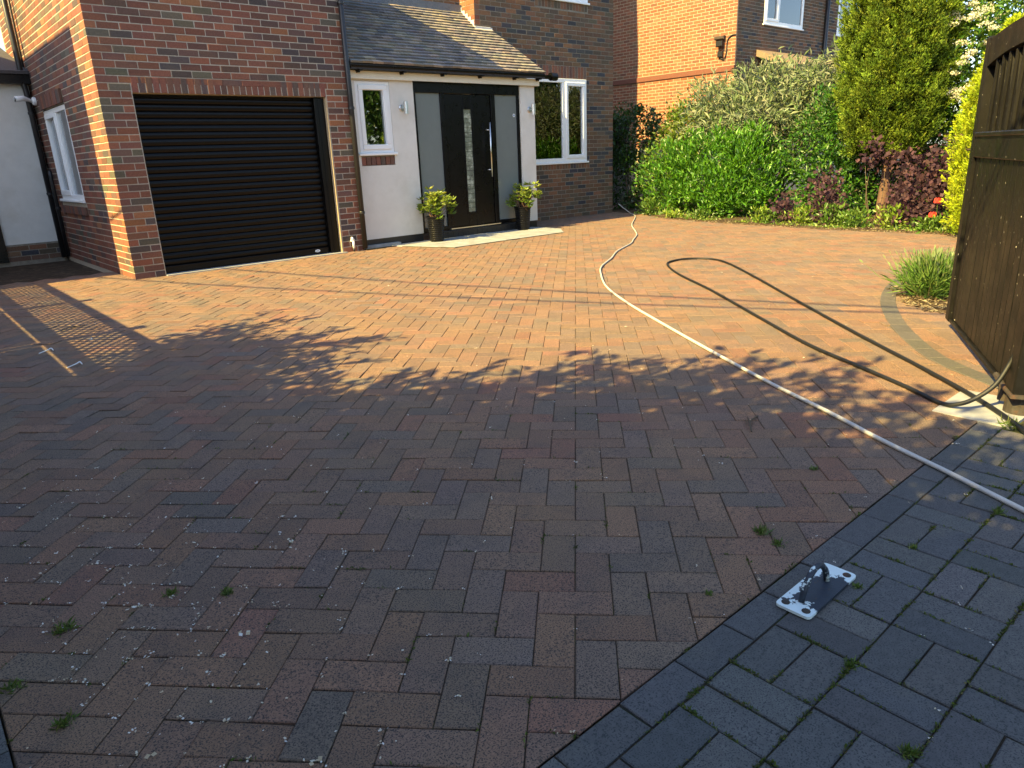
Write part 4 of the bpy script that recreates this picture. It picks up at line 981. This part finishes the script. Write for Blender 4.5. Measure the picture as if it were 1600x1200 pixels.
def MB_pot(x, y):
    prof = [(.095, 0.0)]
    for k in range(11):
        z = .012+k*.030; r = .104+.030*(z/.35); prof += [(r-.004, z), (r+.002, z+.010), (r+.002, z+.020), (r-.004, z+.028)]
    prof += [(.140, .345), (.146, .352), (.146, .368), (.132, .370), (.128, .335), (.001, .333)]
    b = MB().lathe((x, y, .0135), prof, 28); b.mi = [0]*len(b.f); b.mi[-1] = 0
    for i, f in enumerate(b.f):
        if all(abs(b.v[j][2]-.3475) < .02 and (b.v[j][0]-x)**2+(b.v[j][1]-y)**2 < .129**2 for j in f): b.mi[i] = 1
    return b.build('plant_pot', [M['black_gloss'], M['soil']], None, smooth=False)
rng = np.random.default_rng(21)
pot('ribbed black pot left of the front door', 'yellow tipped shrub in the pot left of the front door', 4.13, -.17, (.25, -.1), rng)
pot('ribbed black pot right of the front door by the pillar', 'green shrub in the pot right of the front door', 5.93, -.11, (.1, -.1), rng)

# ================================================================ GATE
H = np.array([1.6, -8.13, 0]); Gd = np.array([2.95-1.6, -7.44+8.13, 0]); Gd = Gd/np.linalg.norm(Gd); Gn = np.array([-Gd[1], Gd[0], 0])
gate = thing('driveway_gate', 'black timber driveway gate standing open with arched top rail', 'gate', (1.6, -8.13, 0))
gf = lambda m, a, b, c, d_, w0, w1, ch=.004: m.fbox(H, Gd, Z, Gn, a, b, c, d_, w0, w1, ch=ch)
bw = 1.36/14
for k in range(14):
    b = MB(); gf(b, .10+k*bw+.0015, .10+(k+1)*bw-.0015, .085, 1.07, -.045, -.018+random.gauss(0, .0008), .005); b.build('board', M['gate'], gate)
b = MB(); gf(b, .10, 1.46, 1.068, 1.195, -.05, 0, .006); gf(b, .10, 1.46, 1.185, 1.210, -.05, .012, .006); b.build('mid_rail', M['gate'], gate)
b = MB(); gf(b, .096, 1.462, 1.2105, 1.64, -.062, -.0475, .002); b.build('backing_panel', M['dark_in'], gate)
b = MB(); gf(b, .10, 1.46, .06, .084, -.05, -.004, .004); b.build('bottom_rail', M['gate'], gate)
for a in (0.0, 1.462):
    b = MB(); gf(b, a, a+.095, .06, 1.73 if a else 1.74, -.05, .002, .006); b.build('stile', M['gate'], gate)
for k in range(10):
    a0 = .115+k*.136; a1 = a0+.122
    if a1 > 1.46: break
    b = MB(); m_ = (a0+a1)/2
    P_ = lambda u, z, w_: H+Gd*u+Z*z+Gn*w_
    base = [(a0, 1.2105), (a1, 1.2105), (a1, 1.40), (m_+.014, 1.60), (m_-.014, 1.60), (a0, 1.40)]
    b.add([P_(u, z, -.022) for u, z in base]+[P_(u, z, -.042) for u, z in base], [tuple(range(6)), tuple(range(11, 5, -1))]+[(i, 6+i, 6+(i+1) % 6, (i+1) % 6) for i in range(6)])
    b.f = [f[::-1] for f in b.f]; b.build('picket', M['gate'], gate)
    b = MB(); b.fbox(H, Gd, Z, Gn, m_-.008, m_+.008, 1.211, 1.60, -.021, -.008, ch=.004); b.build('picket_rib', M['gate'], gate)
ar = MB(); n = 22; vs = []
for k in range(n):
    u = .098+1.364*k/(n-1); q = (u-.78)/.682
    lo = 1.612-.045*q*q; hi = 1.735-.022*q*q
    vs += [H+Gd*u+Z*lo+Gn*-.002, H+Gd*u+Z*hi+Gn*-.002, H+Gd*u+Z*lo+Gn*-.046, H+Gd*u+Z*hi+Gn*-.046]
fs = []
for k in range(n-1):
    a, c = 4*k, 4*(k+1); fs += [(a, a+1, c+1, c), (a+2, c+2, c+3, a+3), (a+1, a+3, c+3, c+1), (a, c, c+2, a+2)]
fs += [(0, 2, 3, 1), (4*(n-1), 4*(n-1)+1, 4*(n-1)+3, 4*(n-1)+2)]
ar.add(vs, fs); ar.build('arch_rail', M['gate'], gate)
hg = MB().tube([H+Gd*-.02+Z*.03+Gn*.0, H+Gd*-.02+Z*.10], .03, 10).tube([H+Gd*-.03+Gn*.01+Z*.085, H+Gd*.13+Gn*.012+Z*.105], .014, 8)
hg.build('hinge', M['rust'], gate, smooth=False)
pc = H+Gd*-.125
post = thing('gate_post', 'dark square gate post carrying the open black gate at right edge', 'post', (float(pc[0]), float(pc[1]), 0))
b = MB(); b.fbox(pc, Gd, Z, Gn, -.075, .06, .11, 1.85, -.11, .02, ch=.006); b.build('shaft', M['gate'], post)
MB().tube([pc+Z*.0+Gn*-.04+Gd*.02, pc+Z*.11+Gn*-.04+Gd*.02], [.062, .058], 14).build('foot', M['rust'], post, smooth=False)
MB().fbox(pc, Gd, Z, Gn, -.085, .08, .095, .112, -.10, .03, ch=.004).build('foot_plate', M['rust'], post)

# ---------------------------------------------------------------- metal plate with handle (gate stop)
pt = thing('metal_plate', 'flaking white metal plate with curved handle bolted to the charcoal paving', 'plate', (-.40, -8.23, .006))
x0, x1, y0, y1 = -.540, -.258, -8.281, -8.184; rc = .012
poly = []
for cx, cy, a0 in ((x1-rc, y1-rc, 0), (x0+rc, y1-rc, 90), (x0+rc, y0+rc, 180), (x1-rc, y0+rc, 270)):
    for k in range(4): a = math.radians(a0+k*30); poly.append((cx+rc*math.cos(a), cy+rc*math.sin(a)))
MB().prism(poly, .0035, .0115).build('base_plate', M['plate'], pt)
pts = [(-.487+.145*t, -8.232, .0115+.076*math.sin(math.pi*min(1, max(0, t)))**.6) for t in np.linspace(0, 1, 15)]
MB().tube(pts, .0088, 10).build('handle', M['plate_dark'], pt, smooth=True)
for x, y in ((x0+.022, y0+.02), (x0+.022, y1-.02), (x1-.022, y0+.02)):
    MB().lathe((x, y, .0112), [(.011, 0), (.0115, .002), (.008, .0045), (.001, .005)], 12).build('bolt', M['rust'], pt, smooth=False)

# ---------------------------------------------------------------- hoses
hp = [(9.32, .72, .16), (9.28, .50, .06), (9.12, .25, .012), (8.6, -.30), (7.34, -1.25), (6.6, -1.92), (6.208, -2.266), (5.75, -2.58), (5.347, -2.854), (4.7, -3.18), (4.178, -3.53), (3.65, -3.85), (3.268, -4.181), (2.765, -4.697), (2.322, -5.304), (1.937, -5.917), (1.554, -6.55), (1.179, -7.193), (.965, -7.601), (.776, -7.934), (.634, -8.219), (.486, -8.497), (.33, -8.8), (.1, -9.3), (-.3, -9.9)]
hp = [(p if len(p) == 3 else (*p, .0112)) for p in hp]
tag(MB().tube(smooth_path(hp, 7), .0092, 10).build('garden_hose', M['hose_pale'], smooth=True), 'pale garden hose winding across the driveway from the house corner', 'hose')
hd = [(1.10, -8.40), (1.30, -8.262), (1.579, -8.017), (1.926, -7.667), (2.43, -7.106), (3.128, -6.359), (3.954, -5.492), (4.55, -4.83), (4.72, -4.52), (4.64, -4.30), (4.42, -4.24), (4.15, -4.34), (3.702, -4.808), (3.176, -5.521), (2.528, -6.328), (2.012, -6.978), (1.747, -7.405), (1.533, -7.749), (1.40, -7.939), (1.375, -8.02, .035), (1.405, -8.075, .07), (1.45, -8.125, .13), (1.50, -8.15, .21), (1.515, -8.17, .30), (1.53, -8.19, .42), (1.52, -8.26, .55)]
hd = [(p if len(p) == 3 else (*p, .0125)) for p in hd]
hd[2] = (1.579, -8.017, .019); hd[1] = (1.30, -8.262, .019); hd[0] = (1.10, -8.40, .0125)
tag(MB().tube(smooth_path(hd, 7), .0104, 10).build('dark_hose', M['hose_dark'], smooth=True), 'dark rubber hose looped on the driveway and rising over the gate post', 'hose')

# ---------------------------------------------------------------- weeds, blossom, moss
rng = np.random.default_rng(31)
weeds = [((1.31, -8.24), 'grass tuft beside the concrete pad at the gate post', 26, .09), ((-1.99, -6.90), 'weed in the joints ringed by fallen blossom near lower left', 30, .06), ((-2.131, -7.07), 'small weed on the dark border at the left edge', 20, .05),
         ((-2.064, -7.30), 'lowest weed at lower left of the brick paving', 26, .05), ((-.212, -7.958), 'weed with dry stalks in the red paving above the metal plate', 30, .05), ((-.628, -8.427), 'weed between charcoal blocks just below the metal plate', 22, .035),
         ((-.802, -8.623), 'weed cluster with blossom in charcoal blocks at the bottom right', 34, .035), ((.444, -8.436), 'weed beside the pale hose in the charcoal paving', 26, .04), ((-.30, -8.30), 'weed pressed against the right edge of the metal plate', 24, .03),
         ((-.242, -8.03), 'weed at the border line above the metal plate', 24, .035), ((.02, -8.33), 'mossy weed in a sunlit charcoal joint right of the plate', 24, .03), ((-1.72, -6.93), 'dry pale weed in the lower left paving', 24, .035), ((-1.60, -7.05), 'weed with blossom right of the lower left cluster', 24, .04), ((-.62, -8.03), 'flat weed on the border line left of the plate', 20, .025), ((.35, -7.85), 'weed at the red paving edge near the sunlit corner', 20, .03)]
for (x, y), lb, n_, h in weeds:
    h *= .68
    t = thing('weed', lb, 'weed', (x, y, 0), 'weeds in the paving joints')
    n_ *= 3; P = np.array([x, y, .001])+np.stack([rng.normal(size=n_)*h*.34, rng.normal(size=n_)*h*.28, np.zeros(n_)], 1)
    D = unit(rng.normal(size=(n_, 3))*.75+Z*.6)
    foliage_obj('blades', [leaves(P, D, h*rng.uniform(.25, .9, n_), rng.uniform(.0022, .0055, n_), tints(n_, [(.10, .17, .03), (.16, .2, .05), (.08, .13, .025)], rng), rng, .15, .2)], 'leaf', t)
# moss and seedlings along the joints
n = 0; P = []
js = []
for k in vis: js.append(pavs[k][2])
for bb in cand: js.append([(bb[0], bb[2]), (bb[1], bb[2]), (bb[1], bb[3]), (bb[0], bb[3])])
js += [[(-1.5+i*S, -8.123), (-1.5+(i+1)*S, -8.123)] for i in range(13)]*3
apj = [q for q in js if len(q) == 4 and q[0][1] < -8.2]
while n < 7000:
    ap = rng.uniform() < .72
    q = apj[rng.integers(0, len(apj))] if ap else js[rng.integers(0, len(js))]
    i = rng.integers(0, len(q)); a, b = np.array(q[i], float), np.array(q[(i+1) % len(q)], float)
    if not in_view((*a, 0), .02) or (not ap and rng.uniform() < .5): continue
    t0_ = rng.uniform(-.1, .7); ln_ = rng.uniform(.15, .6); m_ = int(rng.integers(8, 46)*(1 if ap else .5))
    for _ in range(m_):
        t = min(1, max(0, t0_+ln_*rng.beta(2, 2))); P.append((*(a*(1-t)+b*t+rng.normal(size=2)*.0024), -.001)); n += 1
n = len(P)
P = np.array(P); D = unit(rng.normal(size=P.shape)*.8+Z*.35)
foliage_obj('moss', [leaves(P, D, rng.uniform(.004, .013, n), rng.uniform(.002, .0055, n), tints(n, [(.07, .11, .02), (.10, .14, .03), (.05, .07, .02), (.14, .13, .06)], rng), rng, .1)], 'leaf_soft', None, 'stuff')
# fallen blossom
near_j = [pavs[k][2] for k in vis]; near_jc = np.array([np.mean(q, 0) for q in near_j])
pts = []
for k in range(760):
    u = rng.uniform()
    if u < .55: p = np.array([-2.05+abs(rng.normal())*.38, -6.9+rng.normal()*.55])
    elif u < .8: p = np.array([rng.uniform(-2.1, 1.2), rng.uniform(-8.8, -5.2)])
    else: p = np.array([rng.uniform(-1.8, 7), rng.uniform(-8, -1)])
    if rng.uniform() < .75:
        c_ = near_j[int(np.argmin(((near_jc-p)**2).sum(1)))]; i_ = rng.integers(0, 4) % len(c_); t_ = rng.uniform(); p2 = np.array(c_[i_])*(1-t_)+np.array(c_[(i_+1) % len(c_)])*t_
        if np.linalg.norm(p2-p) < .3: p = p2+rng.normal(size=2)*.004
    pts.append(p)
V = []; F = []; Tn = []; k0 = 0
mb = MB()
for p in pts:
    if p[0] < -2.15: continue
    big = rng.uniform() < .04; s = rng.uniform(.0018, .0038)*(2.0 if big else 1)
    for j in range(rng.integers(1, 5)):
        q = np.array([*(p+rng.normal(size=2)*s*1.3), .0035+rng.uniform(0, .003)]); a = rng.uniform(0, 6.3); e = np.array([math.cos(a), math.sin(a), rng.normal()*.3])*s; f_ = np.array([-math.sin(a), math.cos(a), rng.normal()*.3])*s*.8
        mb.add([q-e, q+f_*.9, q+e, q-f_], [(0, 1, 2, 3)], tuple(np.array([(.72, .68, .55), (.6, .5, .33), (.8, .78, .72)][rng.integers(0, 3)])))
mb.build('fallen_blossom', M['leaf_flower'], None, kind='stuff')
for i, (x, y, lb) in enumerate(((.613, -7.435, 'broken twig lying in the dappled light beside the pale hose'), (-1.11, -2.42, 'dark dry leaf curl by the lattice shadow'))):
    t = MB().tube(smooth_path([(x-.09, y-.05, .006), (x, y+.01, .012), (x+.10, y+.03, .005)], 3), .0035, 5)
    for _ in range(3): t.tube([(x+rng.uniform(-.04, .06), y+.005, .01), (x+rng.uniform(-.06, .08), y+rng.uniform(-.05, .06), .006)], .002, 4)
    tag(t.build('twig', M['twig']), lb, 'twig')
for i, (x, y, r, lb) in enumerate(((-1.40, -3.15, .06, 'white curl of string by the upper light streak on the left'), (-1.34, -3.75, .06, 'white curl of string by the lower light streak on the left'))):
    tag(MB().tube(smooth_path([(x-r, y-r*.5, .004), (x, y, .012), (x+r*.4, y+.02, .016), (x+r*.5, y-.015, .006)], 4), .004, 5).build('string', M['white_plastic']), lb, 'string', 'scraps of white string')

# ================================================================ LEFT BOUNDARY (out of frame; throws the shade)
fx = -3.2
for k in range(6):
    y1 = .74-k*1.80; y0 = y1-1.80
    t = thing('fence_panel', 'timber fence panel with diamond trellis top, %s from the house along the left boundary' % ('first', 'second', 'third', 'fourth', 'fifth', 'sixth')[k], 'fence', (fx, (y0+y1)/2, 0), 'left boundary fence panels')
    MB().box(fx-.05, fx+.05, y0-.05, y0+.05, -.1, 1.90).box(fx-.06, fx+.06, y0-.06, y0+.06, 1.90, 1.93).build('post', M['fence'], t)
    for j in range(9):
        z0 = .05+j*.15; MB().box(fx-.012, fx+.012+.004*(j % 2), y0+.055, y1-.055, z0, z0+.152-(.0 if j < 8 else .012)).build('board', M['fence'], t)
    MB().box(fx-.02, fx+.02, y0+.053, y1-.053, 1.425, 1.515).box(fx-.02, fx+.02, y0+.053, y1-.053, 1.825, 1.875).build('rail', M['fence'], t)
    lt = MB(); pz = .068; py_ = .10; n_ = int(1.7/py_)
    z0, z1 = 1.516, 1.824; sl_ = .062/.10   # diamond lattice
    for sgn in (1, -1):
        for j in range(-8, n_+9):
            ya = y0+.055+j*py_; yb = ya+sgn*(z1-z0)/sl_
            a = [ya, z0]; b = [yb, z1]; lo, hi = y0+.056, y1-.056
            if (a[0] < lo and b[0] < lo) or (a[0] > hi and b[0] > hi): continue
            for p, q in ((a, b), (b, a)):
                for lim, cmp in ((lo, -1), (hi, 1)):
                    if (p[0]-lim)*cmp > 0: tt = (lim-p[0])/(q[0]-p[0]); p[1] = p[1]+(q[1]-p[1])*tt; p[0] = lim
            d_ = np.array([0, b[0]-a[0], b[1]-a[1]]); ln = np.linalg.norm(d_); d_ = d_/ln; n2 = np.cross(d_, X)
            lt.fbox((fx+.008*sgn, a[0], a[1]), d_, n2, X, 0, ln, -.0105, .0105, -.004, .004)
    lt.build('trellis', M['fence'], t)
rng = np.random.default_rng(41)
def tree(label, cat_name, base, specs, n, L, cols, r=.09, W=.5, group=None, per=18, clump=.12, inner=.3, sprigs=0):
    t = thing(cat_name, label, 'tree', base, group)
    P, N_ = lobes(specs, n, rng, inner, clump, per, zmin=.3); D = unit(N_*.5+rng.normal(size=P.shape)*.7-Z*.1); l = L*rng.uniform(.7, 1.2, len(P))
    parts = [leaves(P, D, l, l*W, tints(len(P), cols, rng), rng, .15, .15)]
    mb = MB()
    for q in range(sprigs):
        c_, r_ = specs[rng.integers(0, len(specs))]; d_ = unit(np.array([rng.normal()*.5+.2, rng.normal()*.8, abs(rng.normal())*.8+.15])); a_ = np.array(c_)+d_*np.array(r_)*.85
        g_ = unit(d_+rng.normal(size=3)*.35); ln_ = rng.uniform(.4, .95); sg = [a_+g_*ln_*x_+np.array([0, 0, -.12*ln_*x_*x_]) for x_ in np.linspace(0, 1, 6)]
        mb.tube(sg, list(np.linspace(.008, .003, 6)), 4)
        m_ = 16; x_ = np.linspace(.15, 1, m_)[:, None]; pp_ = a_+g_*ln_*x_-np.array([0, 0, .12*ln_])*x_*x_
        parts.append(leaves(pp_, unit(g_+rng.normal(size=(m_, 3))*.8), rng.uniform(.09, .15, m_), rng.uniform(.04, .065, m_), tints(m_, cols, rng), rng, .12, .15))
    foliage_obj('crown', parts, 'leaf', t)
    top = np.array(specs[0][0]); b0 = np.array(base, float)
    mb.tube(smooth_path([b0, b0*.5+top*.5+np.array([.08, .05, 0]), top], 4), list(np.linspace(r, r*.35, 9)), 8)
    for i in rng.integers(0, len(P), 14): mb.tube(smooth_path([b0*.45+top*.55, (b0*.2+top*.8+P[i])/2, P[i]], 3), list(np.linspace(r*.4, r*.08, 7)), 5)
    mb.build('trunk', M['bark'], t, smooth=True); return t
gl = [(.05, .11, .016), (.07, .14, .02), (.04, .085, .014)]
tree('bushy white flowering shrub leaning over the left fence nearest the house', 'boundary_shrub', (-4.1, -4.5, 0), [((-4.05, -4.75, 1.9), (.72, .72, .88)), ((-4.0, -3.95, 2.66), (.25, .45, .06)), ((-4.0, -4.3, 2.7), (.3, .4, .1)), ((-4.1, -5.5, 1.8), (.7, .7, .8))], 20000, .10, gl, sprigs=46)
tree('larger elder tree overhanging the left fence beside the entrance', 'boundary_tree', (-4.3, -7.4, 0), [((-4.2, -7.2, 2.55), (1.05, 1.25, 1.42)), ((-4.2, -8.2, 2.6), (1.1, 1.1, 1.4)), ((-4.3, -6.3, 2.2), (.85, .8, 1.05)), ((-4.3, -7.6, 1.4), (1.0, 1.8, 1.0))], 72000, .105, gl, sprigs=90, clump=.085)
tree('street side elder tree left of the entrance', 'boundary_tree', (-4.6, -10.4, 0), [((-4.6, -10.2, 2.7), (1.3, 1.4, 1.45)), ((-4.6, -9.3, 2.4), (1.1, 1.0, 1.4)), ((-4.6, -10.4, 1.3), (1.1, 1.8, 1.1))], 36000, .12, gl, sprigs=30)
# neighbouring house on the left: casts the straight shadow on the side wall
lh = thing('left_neighbour_house', 'white rendered house beyond the left fence', 'house', (-7, 4, 0))
MB().box(-10, -4.0, .60, 9, 0, 5.85).build('wall', M['render'], lh)
MB().add([(-10, .60, 5.85), (-4, .60, 5.85), (-4, 9, 5.85), (-10, 9, 5.85), (-7, 2.8, 7.3), (-7, 7, 7.3)], [(0, 1, 4), (1, 2, 5, 4), (2, 3, 5), (3, 0, 4, 5), (3, 2, 1, 0)], (.07, .06, .055)).build('roof', M['tile'], lh)
# trees and hedge beyond the right and the road (seen only mirrored in the panes)
tree('tall broad tree beyond the right hand boundary', 'garden_tree', (15.5, -9.5, 0), [((15.5, -9.5, 4.2), (2.2, 2.2, 2.4)), ((15, -8.5, 2.6), (1.8, 1.8, 1.5))], 16000, .2, gl, r=.2, clump=.25)
tree('second broad tree beyond the right boundary nearer the road', 'garden_tree', (12.5, -13.5, 0), [((12.5, -13.5, 3.8), (2.4, 2.4, 2.2)), ((13, -12.5, 2.2), (2.0, 2.0, 1.4))], 16000, .2, gl, r=.2, clump=.25)
tree('tree across the road facing the house', 'garden_tree', (5, -20, 0), [((5, -20, 4.2), (3.2, 2.6, 2.6)), ((8, -19.5, 3), (2.4, 2, 2))], 16000, .22, gl, r=.22, clump=.3)
shrub('roadside_hedge', 'clipped green hedge across the road', 'hedge', (8, -17.5, 0), [((4+2.2*k, -17.2, .8), (1.5, .6, 1.0)) for k in range(6)], 14000, .12, .5, gl, rng, ntips=0)

tp = tag(MB().tube([(-1.5, -11.2, -.1), (-1.5, -11.2, 6)], [.11, .08], 12).build('telephone_pole', M['bark']), 'timber telephone pole by the road left of the entrance', 'pole')
for i, (a, b, lb) in enumerate((((-6.8, .58, 5.1), (-1.5, -11.1, 5.6), 'upper overhead cable from pole to left neighbour house'), ((-5.2, .58, 4.7), (-1.5, -11.1, 5.4), 'lower overhead cable from pole to left neighbour house'))):
    a, b = np.array(a), np.array(b)
    tag(MB().tube([a+(b-a)*t-Z*.35*4*t*(1-t) for t in np.linspace(0, 1, 13)], .014, 6).build('overhead_cable', M['black_matt']), lb, 'cable')
